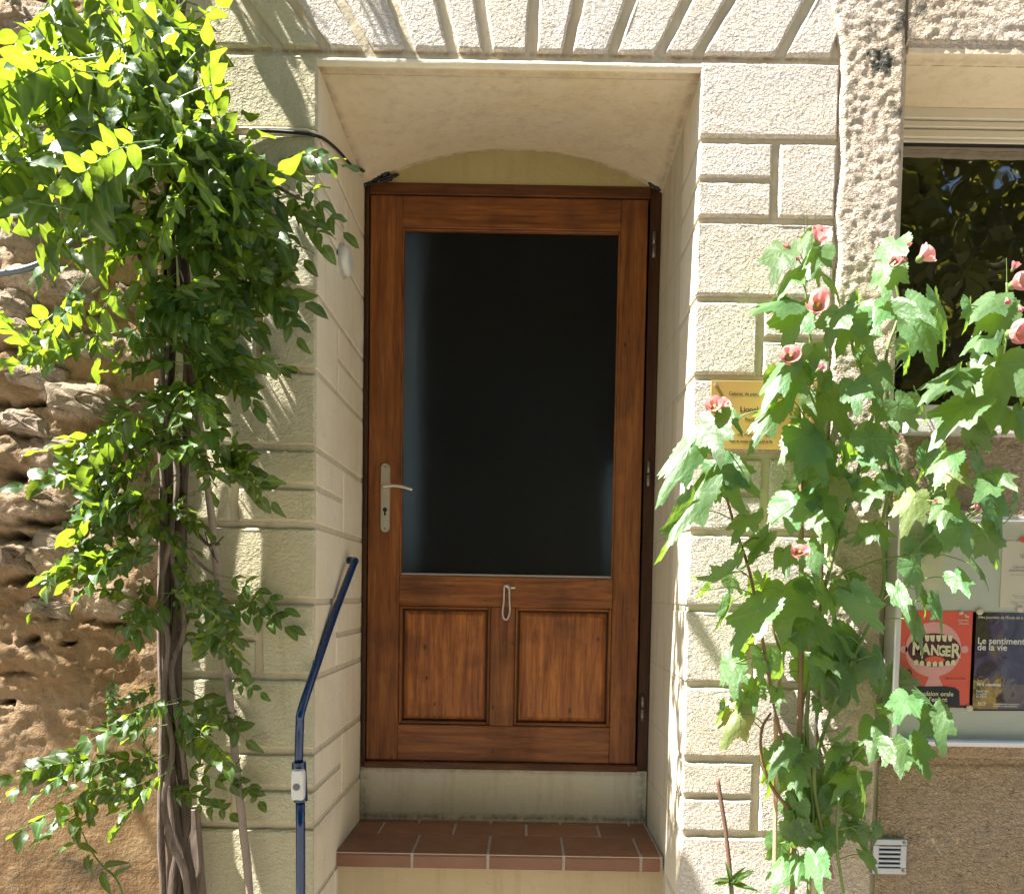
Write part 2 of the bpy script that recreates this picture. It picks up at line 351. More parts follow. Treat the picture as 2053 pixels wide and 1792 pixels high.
# ------------------------------------------------------------------ numpy fbm for rough surfaces
_lat = rng.random((257, 257))
def vnoise(x, y):
    xi = np.floor(x).astype(int); yi = np.floor(y).astype(int); fx = x-xi; fy = y-yi
    fx = fx*fx*(3-2*fx); fy = fy*fy*(3-2*fy); g = lambda a, b: _lat[a % 256, b % 256]
    return (g(xi, yi)*(1-fx)+g(xi+1, yi)*fx)*(1-fy)+(g(xi, yi+1)*(1-fx)+g(xi+1, yi+1)*fx)*fy
def fbm(x, y, o=5, g=.5):
    s = 0; a = 1; t = 0
    for i in range(o): s = s+a*vnoise(x*2**i+17.3*i, y*2**i+9.1*i); t += a; a *= g
    return s/t
def grid_mesh(name, X, Y, Z, m, parent=None, attrs=None):
    h, w = X.shape; me = bpy.data.meshes.new(name)
    co = np.stack([X, Y, Z], -1).reshape(-1, 3)
    i = np.arange(h*w).reshape(h, w); q = np.stack([i[:-1, :-1], i[:-1, 1:], i[1:, 1:], i[1:, :-1]], -1).reshape(-1, 4)
    me.vertices.add(len(co)); me.vertices.foreach_set('co', co.ravel().astype(np.float32))
    me.loops.add(q.size); me.loops.foreach_set('vertex_index', q.ravel()); me.polygons.add(len(q))
    me.polygons.foreach_set('loop_start', np.arange(len(q))*4); me.polygons.foreach_set('loop_total', np.full(len(q), 4)); me.update(calc_edges=True)
    for nm, arr in (attrs or {}).items():
        at = me.attributes.new(nm, 'FLOAT', 'POINT'); at.data.foreach_set('value', arr.ravel().astype(np.float32))
    return link(name, me, m, parent, True)
# ================================================================== SETTING
gm = N('lane_ground'); v = gm.coord(); gm.set('Base Color', gm.mix(gm.noise(v, 3, 6), (.18, .16, .135), (.26, .235, .20))); gm.set('Roughness', .95); gm.set('Normal', gm.bump(gm.noise(v, 60, 4), .01))
mb = MB(); mb.add([(-60, -60, 0), (60, -60, 0), (60, 60, 0), (-60, 60, 0)], [(0, 1, 2, 3)]); tag(mb.out('ground', gm.m), kind='structure')

HW = empty('house_wall', (0, .3, 0), 'cream rendered house wall with mock stone blocks around the wooden door', 'wall')
GY = .012   # depth of the joints
cores = [(-.95, -.562, GY, .62, 0, 3.5), (.437, .962, GY, .62, 0, 3.5), (-.95, 2.4, GY, .62, 3.5, 4.6), (-.562, .437, GY, .62, 3.045, 3.5), (-.562, .437, GY, .045, 2.921, 3.045), (.962, 1.95, .004, .62, 2.967, 3.5), (1.95, 2.4, .004, .62, 0, 3.5), (.962, 1.95, .004, .62, 0, 1.99)]
for i, c in enumerate(cores): MB().box(*c).out('wall_core', GRV if c[2] == GY else (PIL if i < 7 else LOW), HW)
FR = lambda u, v, h: (u, GY-h, v)
def fblk(poly, m=BLK, h=GY, bev=.005, name='stone_block', seed=None):
    return slab(poly, FR, h, bev, .0022, .03, 0, seed if seed is not None else random.randrange(9999)).out(name, m, HW)
def rect(x0, x1, z0, z1): return [(x0, z0), (x1, z0), (x1, z1), (x0, z1)]
JZ = [2.93-.2016*i for i in range(15)]; g = .0095
XL0, XL1, XR0, XR1 = -.935, -.557, .431, .785
rows = ['F', 'B', 'F', 'A', 'F', 'B', 'F', 'A', 'F', 'B', 'F', 'A', 'F', 'B']
for i, ty in enumerate(rows):
    z1, z0 = JZ[i]-g, JZ[i+1]+g; zm = (z0+z1)/2
    if ty == 'F':
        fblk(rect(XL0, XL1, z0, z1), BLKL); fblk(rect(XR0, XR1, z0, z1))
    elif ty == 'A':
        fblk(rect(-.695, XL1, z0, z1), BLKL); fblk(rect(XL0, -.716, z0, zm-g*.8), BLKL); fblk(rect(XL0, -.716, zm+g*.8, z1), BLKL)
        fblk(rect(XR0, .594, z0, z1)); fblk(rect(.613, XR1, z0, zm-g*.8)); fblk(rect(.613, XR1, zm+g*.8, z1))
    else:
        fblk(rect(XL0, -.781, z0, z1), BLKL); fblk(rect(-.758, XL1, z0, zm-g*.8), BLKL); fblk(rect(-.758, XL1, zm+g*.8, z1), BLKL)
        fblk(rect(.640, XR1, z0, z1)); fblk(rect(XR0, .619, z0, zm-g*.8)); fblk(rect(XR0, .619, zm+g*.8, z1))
# reveal faces: thin scored plaster panels
RL = lambda u, v, h: (-.562+h, u, v)
RRf = lambda u, v, h: (.437-h-.012*u/.55, -u, v)
def rblk(y0, y1, z0, z1):
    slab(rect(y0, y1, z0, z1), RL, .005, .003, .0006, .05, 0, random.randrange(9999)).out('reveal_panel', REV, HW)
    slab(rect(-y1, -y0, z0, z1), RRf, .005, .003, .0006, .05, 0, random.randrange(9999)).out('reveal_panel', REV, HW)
g2 = .008
for i, ty in enumerate(rows):
    z1, z0 = JZ[i]-g2, JZ[i+1]+g2; zm = (z0+z1)/2; ya, yb = .0125, .552
    if i == 0: z1 = 2.905
    if ty == 'F': rblk(ya, yb, z0, z1)
    elif ty == 'A': rblk(ya, .222, z0, z1); rblk(.234, yb, z0, zm-g2); rblk(.234, yb, zm+g2, z1)
    else: rblk(.305, yb, z0, z1); rblk(ya, .292, z0, zm-g2); rblk(ya, .292, zm+g2, z1)
# voussoirs above the door: measured joint positions (bottom x, top x) in the photo
jb = [(430, 330), (560, 480), (654, 585), (736, 682), (822, 786), (908, 884), (977, 962), (1066, 1072), (1139, 1160), (1230, 1265), (1328, 1378), (1407, 1466), (1572, 1624), (1690, 1780)]
def vous(a, b):
    w = 11
    zb = 2.943
    pts = []
    for (xb, xt), s in ((a, w), (b, -w)):
        p = P(xb+s, 97, 0); q = P(xt+s, 0, 0); d = (q.x-p.x)/(q.z-p.z)
        pts.append((p.x+d*(zb-p.z), q.x+d*(3.32-q.z)))
    return [(pts[0][0], zb), (pts[1][0], zb), (pts[1][1], 3.32), (pts[0][1], 3.32)]
for a, b in zip(jb[:-1], jb[1:]):
    po = vous(a, b)
    if po[1][0] > .79: po[1] = (.785, po[1][1])
    if po[2][0] > .87: po[2] = (.87, 3.32)
    if po[0][0] < -.93: po[0] = (-.93, po[0][1])
    if po[3][0] < -.93: po[3] = (-.93, 3.32)
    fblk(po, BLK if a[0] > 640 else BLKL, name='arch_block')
# lintel band between the groove and the soffit
slab(rect(-.562, .437, 2.9, 2.921), FR, GY-.002, .007, .001, .05, 0, 5).out('lintel_edge', REV, HW)
# soffit: straight in front, a flat arch at the back
U, V = np.meshgrid(np.linspace(-.5655, .44, 70), np.linspace(0, 1, 40))
YY = .012+V*.56; s_ = np.clip((U+.0625)/.5, -1, 1)
zb = 2.895+.135*(1-np.abs(s_)**2.2)
ZZ = 2.908+(zb-2.908)*np.clip((V-.05)/.95, 0, 1)**1.25+.003*(fbm(U*6, YY*6)-.5)
ZZ = ZZ+np.where(YY < .052, -.003, 0)
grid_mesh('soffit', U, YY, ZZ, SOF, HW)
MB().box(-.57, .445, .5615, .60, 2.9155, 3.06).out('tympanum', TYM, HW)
# pilaster band of roughcast beside the window and field above it
def roughgrid(name, x0, x1, z0, z1, yf, amp, m, st=.006, edge=None, fr=70):
    X, Z = np.meshgrid(np.arange(x0, x1+st/2, st), np.arange(z0, z1+st/2, st))
    H = (fbm(X*fr, Z*fr, 3)-.5)*amp*.7+(fbm(X*5+3, Z*3, 2)-.5)*.008
    Y = yf-H
    if edge: X, Y = edge(X, Y, Z)
    return grid_mesh(name, X, Y, Z, m, HW)
def pil_edge(X, Y, Z):
    t = (X-.785)/.177
    wl = .012*(fbm(Z*9, Z*0+3.1, 3)-.5)*2 - .035*np.clip((Z-2.95)/.1, 0, 1)
    wl = wl + .02*np.clip((1.25-Z)/.3, 0, 1)
    X2 = X+wl*(1-t)-.01*np.clip((1.9-Z), 0, 1)*t
    round_ = np.where(t < .1, (1-np.clip(t/.1, 0, 1))**2*.03, 0)+np.where(t > .88, (np.clip((t-.88)/.12, 0, 1))**2*.035, 0)
    return X2, Y+round_
roughgrid('pilaster_band', .785, .962, 0, 3.45, -.006, .008, PIL, .005, pil_edge)
def top_edge(X, Y, Z):
    return X, Y+np.clip(1-(Z-2.965)/.02, 0, 1)**2*.03
roughgrid('window_head_render', .955, 2.0, 2.965, 3.45, .0, .008, PIL, .006, top_edge)
def low_edge(X, Y, Z):
    return X, Y+np.clip(1-np.abs(Z-1.125)/.012, 0, 1)*.02-np.where((Z > 1.13) & (Z < 1.2), .008, 0)+np.clip(1-(1.98-Z)/.02, 0, 1)*.02
roughgrid('apron_render', .955, 2.0, 0, 1.98, .0, .009, LOW, .006, low_edge)
# window soffit face
MB().box(.962, 1.95, .004, .21, 2.955, 2.967).out('window_soffit', SOF, HW)

# ------------------------------------------------------------------ window
WN = empty('window', (1.45, .22, 2.0), 'wide window in a cream frame mirroring green foliage, right of the door', 'window')
mb = MB(); mb.box(.962, 1.949, .205, .27, 2.925, 2.955, .002); mb.out('head_board', CREAM, WN)
MB().box(.962, 1.949, .212, .27, 2.905, 2.9225, .002).out('frame_rail', CREAM, WN)
MB().box(.962, 1.949, .216, .27, 2.878, 2.9015, .003).out('frame_rail', CREAM, WN)
MB().box(.962, 1.949, .222, .268, 2.868, 2.878, .002).out('frame_rail', CREAM, WN)
MB().box(.962, 1.949, .226, .268, 2.045, 2.868).out('black_backing', simple('black_gasket', (.008, .008, .008), .6, var=0), WN)
gl = MB(); gl.add([(.97, .224, 2.12), (1.94, .224, 2.12), (1.94, .224, 2.856), (.97, .224, 2.856)], [(0, 1, 2, 3)]); gl.out('glass', WGL, WN)
MB().box(.962, 1.949, .205, .262, 2.045, 2.085, .003).out('bottom_rail', CREAM, WN)
MB().box(.962, 1.949, .212, .262, 2.087, 2.12, .003).out('bottom_rail', CREAM, WN)
MB().box(.962, 1.949, .222, .262, 2.022, 2.043, .002).out('bottom_rail', CREAM, WN)
MB().box(.985, 1.949, -.028, .222, 1.982, 2.018, .004).out('sill', simple('sill_stone', (.55, .52, .5), .8, 0, .3, .002), WN)

# ------------------------------------------------------------------ neighbour's old wall (left)
OW = empty('old_stone_wall', (-1.4, 0, 0), 'old weathered orange-brown rubble wall with crumbling render behind the vine', 'wall')
X, Z = np.meshgrid(np.arange(-2.3, -.938, .006), np.arange(0, 3.9, .006))
base = -.018+(-.938-X)*.0*1-(-.938-X)*.06
crev = np.zeros_like(X)
def rockc(px, py, L, h, d):   # crevice at a photo position
    p = P(px, py, -.04); wob = .024*(fbm(X*8+px, Z*2, 4)-.5)*2+.010*(fbm(X*45, Z*30+py, 3)-.5)*2
    dx = np.clip(1-np.abs(X-p.x)/L, 0, 1)**.4; dz = np.exp(-((Z-p.z+wob)/h)**2)
    return dx*dz*d*np.clip(2.4*fbm(X*16+py, Z*22, 5)-.55, 0, 1.6)
for a in [(120, 812, .22, .010, .05), (60, 870, .12, .008, .03), (250, 845, .1, .01, .04), (20, 955, .05, .02, .05), (150, 1048, .2, .011, .05), (20, 1075, .08, .014, .05), (40, 1165, .08, .012, .04), (210, 1250, .07, .007, .05),
          (60, 1205, .06, .01, .03), (40, 1290, .05, .013, .06), (75, 1300, .03, .012, .05), (135, 1283, .022, .004, .045), (15, 1403, .02, .005, .05), (80, 1240, .05, .006, .04), (270, 1060, .12, .008, .05), (60, 700, .2, .012, .04), (180, 620, .15, .01, .03), (100, 250, .2, .014, .05), (150, 450, .2, .01, .03), (60, 60, .2, .012, .05), (200, 560, .12, .008, .03), (230, 940, .1, .01, .04), (10, 1350, .1, .006, .03)]:
    crev = crev+rockc(*a)
rough = (fbm(X*5, Z*9, 6, .55)-.5)*.07+np.maximum(0, fbm(X*9+4, Z*16, 5, .6)-.5)*.06
damp = np.clip((Z-1.0)/.35, .12, 1)             # the lower part is smoothly rendered
up = np.zeros_like(X)
def knob(px, py, rx, rz, h, sh=.6):
    p = P(px, py, -.05); q = ((X-p.x)/rx)**2+((Z-p.z)/rz)**2+.5*(fbm(X*22, Z*22, 4)-.5)
    return np.clip(1-q, 0, 1)**sh*h
for a in [(150, 800, .11, .055, .05), (60, 560, .07, .04, .03), (90, 480, .07, .03, .03), (240, 480, .06, .04, .03), (270, 700, .07, .06, .04), (250, 980, .09, .05, .04), (275, 1090, .05, .06, .035), (120, 905, .1, .06, .02), (20, 640, .05, .06, .035), (200, 1205, .09, .05, .022), (260, 1230, .04, .04, .03), (60, 1120, .08, .04, .02), (30, 1020, .06, .04, .02), (290, 850, .04, .08, .03), (200, 370, .1, .06, .04), (60, 30, .12, .05, .03), (300, 560, .05, .06, .03), (290, 1330, .03, .05, .02)]:
    up = np.maximum(up, knob(*a))
H = rough*damp*.5+up*.5-crev*np.clip(damp+.3, 0, 1)
H += (fbm(X*60, Z*60, 3)-.5)*.009*damp+(fbm(X*25, Z*32, 3)-.5)*.012*damp
H -= np.clip((X+.955)/.017, 0, 1)**2*.03
H *= np.clip((-.955-X)/.14, .15, 1)
Y = base-H
mask = np.clip(up*25+(fbm(X*3+9, Z*3, 4)-.45)*2*damp, 0, 1)
om = N('old_render'); v = om.coord(); b = om.noise(v, 2.2, 6, .65); m2 = om.noise(v, 11, 6, .7); fi = om.noise(v, 90, 4, .7)
c = om.ramp(b, [(.3, (.15, .088, .045)), (.5, (.27, .17, .085)), (.68, (.36, .26, .15))])
c = om.mix(om.ramp(m2, [(.45, 0), (.7, .8)]), c, (.30, .21, .12))
blk = om.noise(om.coord((1, 1, 2.2), (3, 0, 1)), 3.1, 6, .7)
c = om.mix(om.ramp(blk, [(.55, 0), (.68, .85)]), c, (.07, .055, .035))
at = om.n('ShaderNodeAttribute', attribute_name='bare'); c = om.mix(om.math('MULTIPLY', at.outputs['Fac'], .8), c, om.ramp(fi, [(.35, (.30, .2, .14)), (.6, (.56, .46, .36))]))
at2 = om.n('ShaderNodeAttribute', attribute_name='hole'); c = om.mix(om.math('MULTIPLY', at2.outputs['Fac'], .8), c, (.03, .024, .018))
om.set('Base Color', c); om.set('Roughness', .95); om.set('Specular IOR Level', .15); om.set('Normal', om.bump(fi, .004, 1, om.bump(m2, .012)))
grid_mesh('rubble_face', X, Y, Z, om.m, OW, {'bare': mask, 'hole': np.clip((crev-.012)*40, 0, 1)})
def stone(px_, py_, rx, rz, pr, seed):
    pr *= .62
    r = random.Random(seed); c0 = P(px_, py_, -.05); yb = -.018-(-.938-c0.x)*.06; m_ = MB(); nu, nv = 18, 7
    ph = [r.uniform(0, 6) for _ in range(4)]
    for j in range(nv):
        t = j/(nv-1)*pi/2; pr = pr*min(1, max(.25, (-.955-c0.x)/.16)) if j == 0 else pr
        for i in range(nu):
            a = 2*pi*i/nu; k_ = 1+.10*sin(2*a+ph[0])+.07*sin(3*a+ph[1])+.05*sin(5*a+ph[2])+r.uniform(-.03, .03)
            ex = .48; sx = math.copysign(abs(cos(a))**ex, cos(a)); sz = math.copysign(abs(sin(a))**ex, sin(a))
            q_ = cos(t)**.5; m_.v.append((c0.x+rx*q_*k_*sx, yb+.012-(pr+.012)*sin(t)*(1+.12*sin(3*a+ph[3])*q_)+r.uniform(-.0035, .0035), c0.z+rz*q_*k_*sz-.15*rx*sx*q_+r.uniform(-.002, .002)))
    for j in range(nv-1):
        for i in range(nu): m_.f.append((j*nu+i, (j+1)*nu+i, (j+1)*nu+(i+1) % nu, j*nu+(i+1) % nu))
    m_.f.append(tuple((nv-1)*nu+i for i in range(nu))[::-1])
    return m_.out('stone', STN[seed % 3], OW, seed % 2 == 0)
STN = []
for i_, cc in enumerate([(.34, .27, .19), (.26, .19, .125), (.42, .33, .25)]):
    k = N('rubble_stone_%s' % ('buff', 'brown', 'pale')[i_]); v = k.coord(); a_ = k.noise(v, 16, 6, .7); f2 = k.noise(v, 110, 4, .7)
    k.set('Base Color', k.mix(k.ramp(a_, [(.4, 0), (.65, 1)]), cc, tuple(x*.5 for x in cc))); k.set('Roughness', .95); k.set('Specular IOR Level', .15); k.set('Normal', k.bump(f2, .005, 1, k.bump(a_, .015))); STN.append(k.m)
for i_, a in enumerate([(45, 470, .07, .035, .035), (215, 470, .06, .03, .03), (130, 560, .09, .04, .025), (30, 600, .05, .035, .03), (255, 590, .05, .04, .035), (60, 655, .07, .03, .03), (190, 690, .08, .03, .03), (275, 700, .035, .05, .03), (60, 750, .08, .035, .02), (150, 800, .09, .042, .045), (265, 800, .045, .03, .03), (40, 845, .06, .03, .015), (240, 880, .07, .035, .03), (110, 905, .08, .04, .012), (285, 950, .035, .04, .03), (200, 985, .07, .035, .025), (60, 1000, .08, .035, .015), (280, 1060, .04, .04, .028), (130, 1090, .09, .035, .014), (30, 1120, .05, .03, .018), (205, 1200, .085, .045, .012), (90, 1220, .06, .025, .012), (270, 1180, .035, .04, .02), (60, 40, .1, .05, .03), (180, 60, .07, .05, .03), (110, 170, .1, .04, .03), (230, 330, .07, .04, .03), (60, 380, .09, .04, .03)]): stone(*a, i_)
MB().box(-4.5, -2.3, -.25, .5, 0, 3.9).out('wall_core', om.m, OW); MB().box(-2.31, -.952, .06, .5, 0, 3.9).out('wall_core', om.m, OW)

# ------------------------------------------------------------------ doorstep
ST = empty('doorstep', (-.07, .4, 0), 'raised doorstep paved with terracotta tiles below the door', 'step')
MB().box(-.559, .434, .5525, .62, .70, .944, .003).out('riser', STEPP, ST)
MB().box(-.600, .470, .262, .60, 0, .752, 0).out('landing_base', LOWP, ST)
MB().box(-.56, .43, .258, .552, .7525, .7605).out('grout_bed', GROUT, ST)
MB().box(-.56, .43, .2362, .2575, .720, .7615).out('grout_bed', GROUT, ST)
zt = .7645
def tile(x0, x1, y0, y1, name='tile'):
    MB().box(x0+.0042, x1-.0042, y0+.0035, y1-.0035, zt-.012, zt+random.uniform(-.0006, .0006), .0015).out(name, TERR, ST)
def nos(x0, x1):
    pts = []; y0, y1, zl = .2335, .401, .717
    prof = [(y1, zt-.013), (y1, zt), (y0+.012, zt), (y0+.004, zt-.003), (y0, zt-.011), (y0, zl+.003), (y0+.003, zl), (y0+.014, zl), (y0+.014, zt-.013)]
    m = MB(); n = len(prof)
    for x in (x0+.0045, x1-.0045): m.v += [(x, a, b) for a, b in prof]
    m.f = [(i, (i+1) % n, n+(i+1) % n, n+i) for i in range(n)]+[tuple(range(n))[::-1], tuple(range(n, 2*n))]
    m.out('nosing_tile', TERR, ST)
xs = [-.558]+[P(q, 1728, .235).x for q in (826, 978, 1130, 1285)]+[.427]
for a, b in zip(xs[:-1], xs[1:]): nos(a, b)
xs = [-.558]+[P(q, 1668, .46).x for q in (764, 911, 1055, 1200)]+[.427]
for a, b in zip(xs[:-1], xs[1:]): tile(a, b, .404, .523)
xs = [-.558]+[P(q, 1648, .54).x for q in (841, 984, 1123, 1260)]+[.427]
for a, b in zip(xs[:-1], xs[1:]): tile(a, b, .525, .5515)

# ------------------------------------------------------------------ door
DR = empty('front_door', (-.065, .58, .95), 'brown wooden front door with one tall frosted pane above two panels', 'door')
Y0 = .556
MB().box(-.556, -.5425, Y0, .62, .946, 2.915, .002).out('jamb', WD, DR)
MB().box(.399, .4345, Y0+.004, .62, .946, 2.915, .002).out('jamb', WD, DR)
MB().box(-.5425, .399, Y0, .62, 2.878, 2.915, .002).out('head_jamb', WDH, DR)
MB().box(-.5425, .3985, Y0-.012, .62, .944, .966, .003).out('weather_bar', WDH, DR)
L0, L1 = -.540, .3965; YF, YB = .562, .605
GX0, GX1, GZ0, GZ1 = -.432, .302, 1.607, 2.772
PZ0, PZ1 = 1.092, 1.503; MX0, MX1 = -.115, -.032
ZB, ZT = .967, 2.876
b = .0025
MB().box(L0, GX0, YF, YB, ZB, ZT, b).out('stile', WV, DR); MB().box(GX1, L1-.004, YF, YB, ZB, ZT, b).out('stile', WV, DR)
MB().box(GX0, GX1, YF+.0006, YB, GZ1, ZT, b).out('top_rail', WH, DR)
MB().box(GX0, GX1, YF+.0006, YB, PZ1, GZ0, b).out('middle_rail', WH, DR)
MB().box(GX0, GX1, YF+.0006, YB, ZB, PZ0, b).out('bottom_rail', WH, DR)
MB().box(MX0, MX1, YF+.0012, YB, PZ0, PZ1, b).out('muntin', WV, DR)
MB().box(GX0-.001, GX1+.001, .581, .585, GZ0-.001, GZ1+.001).out('frosted_pane', FROST, DR)
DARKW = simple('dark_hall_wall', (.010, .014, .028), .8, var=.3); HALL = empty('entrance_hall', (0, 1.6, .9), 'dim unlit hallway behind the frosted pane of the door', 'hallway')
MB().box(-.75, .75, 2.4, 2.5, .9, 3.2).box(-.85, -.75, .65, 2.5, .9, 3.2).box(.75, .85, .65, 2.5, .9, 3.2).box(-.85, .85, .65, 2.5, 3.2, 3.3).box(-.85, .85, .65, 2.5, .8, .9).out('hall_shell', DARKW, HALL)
MB().box(-.7, -.395, .71, .73, .95, 2.88).box(.29, .5, .71, .73, .95, 2.02).out('haze_strip', simple('pale_haze', (.8, .85, .88), .9), HALL)  # pale strips added behind the pane to give its haze
MB().box(-.556, -.50, .6055, .63, .95, 2.92).box(.375, .434, .6055, .63, .95, 2.92).box(-.5, .375, .6055, .63, 2.84, 2.92).out('rebate', WD, DR)
for (x0, x1, z0, z1) in ((GX0, GX0+.006, GZ0, GZ1), (GX1-.006, GX1, GZ0, GZ1)): MB().box(x0, x1, .567, .583, z0, z1, .0015).out('glazing_bead', WV, DR)
for (x0, x1, z0, z1) in ((GX0+.006, GX1-.006, GZ0, GZ0+.008), (GX0+.006, GX1-.006, GZ1-.006, GZ1)): MB().box(x0, x1, .567, .583, z0, z1, .0015).out('glazing_bead', WH if z0 > 2 else simple('grey_seal', (.3, .27, .24), .7), DR)
for (x0, x1) in ((GX0, MX0), (MX1, GX1)):
    MB().box(x0-.002, x1+.002, .592, .604, PZ0-.002, PZ1+.002).out('panel_back', WD, DR)
    # bevelled raised panel
    m = MB(); i0, i1 = .016, .030
    rs = [(i0, .5935), (i0+.002, .590), (i1, .583), (i1+.004, .5825)]
    for ins, y in rs: m.v += [(x0+ins, y, PZ0+ins), (x1-ins, y, PZ0+ins), (x1-ins, y, PZ1-ins), (x0+ins, y, PZ1-ins)]
    for q in range(3):
        for i in range(4): m.f.append((q*4+i, q*4+(i+1) % 4, q*4+4+(i+1) % 4, q*4+4+i))
    m.f.append((12, 13, 14, 15)); m.out('raised_panel', WP, DR)
    for (a, c_, z0, z1, mm) in ((x0, x0+.010, PZ0, PZ1, WV), (x1-.010, x1, PZ0, PZ1, WV), (x0+.010, x1-.010, PZ0, PZ0+.010, WH), (x0+.010, x1-.010, PZ1-.010, PZ1, WH)):
        MB().box(a, c_, .572, .593, z0, z1, .003).out('panel_moulding', mm, DR)
# handle
pc = P(773, 998, YF); hx = pc.x
m = MB(); ztop, zbot, hw = P(773, 929, YF).z, P(773, 1067, YF).z, .0165
ol = [(hw*cos(a), ztop-hw+hw*sin(a)) for a in np.linspace(0, pi, 10)]+[(-hw*cos(a), zbot+hw-hw*sin(a)) for a in np.linspace(0, pi, 10)]
for s_, y in ((1, YF-.0005), (1, YF-.006), (.86, YF-.009)):
    zc = (ztop+zbot)/2
    m.v += [(hx+a*s_, y, zc+(b_-zc)*(.985 if s_ < 1 else 1)) for a, b_ in ol]
n = len(ol)
for q in (0, 1): m.f += [(q*n+i, q*n+(i+1) % n, q*n+n+(i+1) % n, q*n+n+i) for i in range(n)]
m.f.append(tuple(range(2*n, 3*n))); hp = m.out('handle_plate', STEEL, DR)
lz = P(768, 976, YF-.04).z
MB().tube([(hx, YF-.008, lz), (hx, YF-.04, lz), (hx+.004, YF-.048, lz)], .0075, 10, 2).tube([(hx-.002, YF-.047, lz), (hx+.03, YF-.05, lz+.003), (hx+.06, YF-.05, lz+.001), (hx+.098, YF-.047, lz-.009)], [.0075, .006, .0055, .005], 10, 4).out('lever', STEEL, hp, True)
kz = P(773, 1022, YF).z
MB().disc((hx, YF-.009, kz), (0, -1, 0), .0075, .0012, 16).box(hx-.003, hx+.003, YF-.0102, YF-.008, kz-.020, kz-.004).out('keyhole', BLACK, hp)
for zz in (ztop-.012, zbot+.012): MB().disc((hx, YF-.009, zz), (0, -1, 0), .0035, .0012, 10).out('screw', HING, hp)
MB().tube([(.398, .549, 1.0), (.398, .549, 2.86)], .0012, 5, 1).out('hinge_gap_shade', BLACK, DR)  # black line added for the shade in the hinge gap
for py_ in (492, 950, 1420):
    p = P({492: 1311, 950: 1300, 1420: 1288}[py_], py_, .552)
    MB().tube([(p.x, .551, p.z-.042), (p.x, .551, p.z-.002)], .0065, 9, 1).tube([(p.x, .551, p.z+.002), (p.x, .551, p.z+.042)], .0058, 9, 1).out('hinge', HING, DR, True)
# hook on the mid rail
p = P(1026, 1178, YF)
m = MB(); m.tube([(p.x-.016, YF-.004, p.z), (p.x+.014, YF-.004, p.z)], .0055, 8, 1).tube([(p.x-.002, YF-.004, p.z), (p.x-.008, YF-.018, p.z), (p.x-.016, YF-.022, p.z+.002), (p.x-.022, YF-.024, p.z+.008)], .003, 8, 3).out('hook', STEEL, DR, True)
cx = p.x-.018; zz = p.z+.006
CL = MB().tube([(cx, YF-.02, zz+.002), (cx+.009, YF-.016, zz-.004), (cx+.011, YF-.008, zz-.05), (cx+.013, YF-.006, zz-.085), (cx+.006, YF-.007, zz-.11), (cx-.004, YF-.007, zz-.115), (cx-.012, YF-.007, zz-.095), (cx-.008, YF-.008, zz-.05), (cx-.007, YF-.014, zz-.005), (cx, YF-.02, zz+.002)], .0032, 7, 5, .12).out('cord_loop', STRING, None, True)
tag(CL, 'pale loop of cord hanging from the metal hook on the wooden door', 'cord')

# ------------------------------------------------------------------ handrail and bell
HR = empty('handrail', (-.59, -.1, 0), 'bent blue metal handrail standing in front of the left door jamb', 'handrail')
q = [P(604, 1990, -.10), P(603, 1792, -.10), P(602, 1600, -.10)]
MB().tube([(q[0].x, -.10, 0), q[1], q[2]], .0115, 14, 2).out('post', BLUE, HR, True)
a1, a2 = P(603, 1605, -.10), P(599, 1527, -.10)
MB().tube([a1, a2], .0175, 16, 1).out('collar', BLUE, HR, False)
MB().tube([a2, P(601, 1455, -.10), P(606, 1418, -.095), P(640, 1318, .02), P(676, 1216, .17), P(708, 1133, .30), P(712, 1124, .325)], .0108, 14, 5).out('rail', BLUE, HR, True)
e0 = P(712, 1125, .325)
MB().tube([e0, (e0.x-.014, .345, e0.z+.004), (-.556, .352, e0.z+.003)], .0112, 14, 4).out('wall_bracket', BLUE, HR, True)
DB = empty('doorbell', (-.6, -.13, 1.1), 'white plastic doorbell with round grey button fixed on the blue rail post', 'doorbell')
b0, b1 = P(597, 1605, -.128), P(596, 1541, -.128); m = MB(); n = 24
bc = (b0+b1)/2; bw, bh = .0165, (b1.z-b0.z)/2
for s_, y in ((1, -.116), (1, -.126), (.93, -.131), (.8, -.133)):
    for i in range(n):
        a = 2*pi*i/n; ex = .35
        sx = math.copysign(abs(cos(a))**ex, cos(a)); sz = math.copysign(abs(sin(a))**ex, sin(a))
        m.v.append((bc.x+bw*s_*sx, y-.002*(sin(a) > .8), bc.z+bh*(s_*.4+.6)*sz*(1-.06*(1-abs(sx)))))
for q_ in range(3): m.f += [(q_*n+i, q_*n+n+i, q_*n+n+(i+1) % n, q_*n+(i+1) % n) for i in range(n)]
m.f.append(tuple(range(3*n, 4*n))[::-1]); m.out('casing', WHITE, DB, False)
MB().disc((bc.x-.001, -.133, bc.z-.004), (0, -1, 0), .0088, .0025, 20).out('button', GREYB, DB)

# ------------------------------------------------------------------ round sensor on the reveal
p = P(687, 523, .26)
SE = empty('alarm_sensor', (-.55, .26, p.z), 'round white sensor mounted on the left door reveal', 'sensor')
MB().disc((-.557, .262, p.z), (1, 0, 0), .047, .009, 32).out('base_ring', simple('grey_plastic', (.4, .4, .38), .4), SE)
MB().disc((-.548, .262, p.z), (1, 0, 0), .042, .018, 32, dome=1).out('dome', WHITE, SE, True)

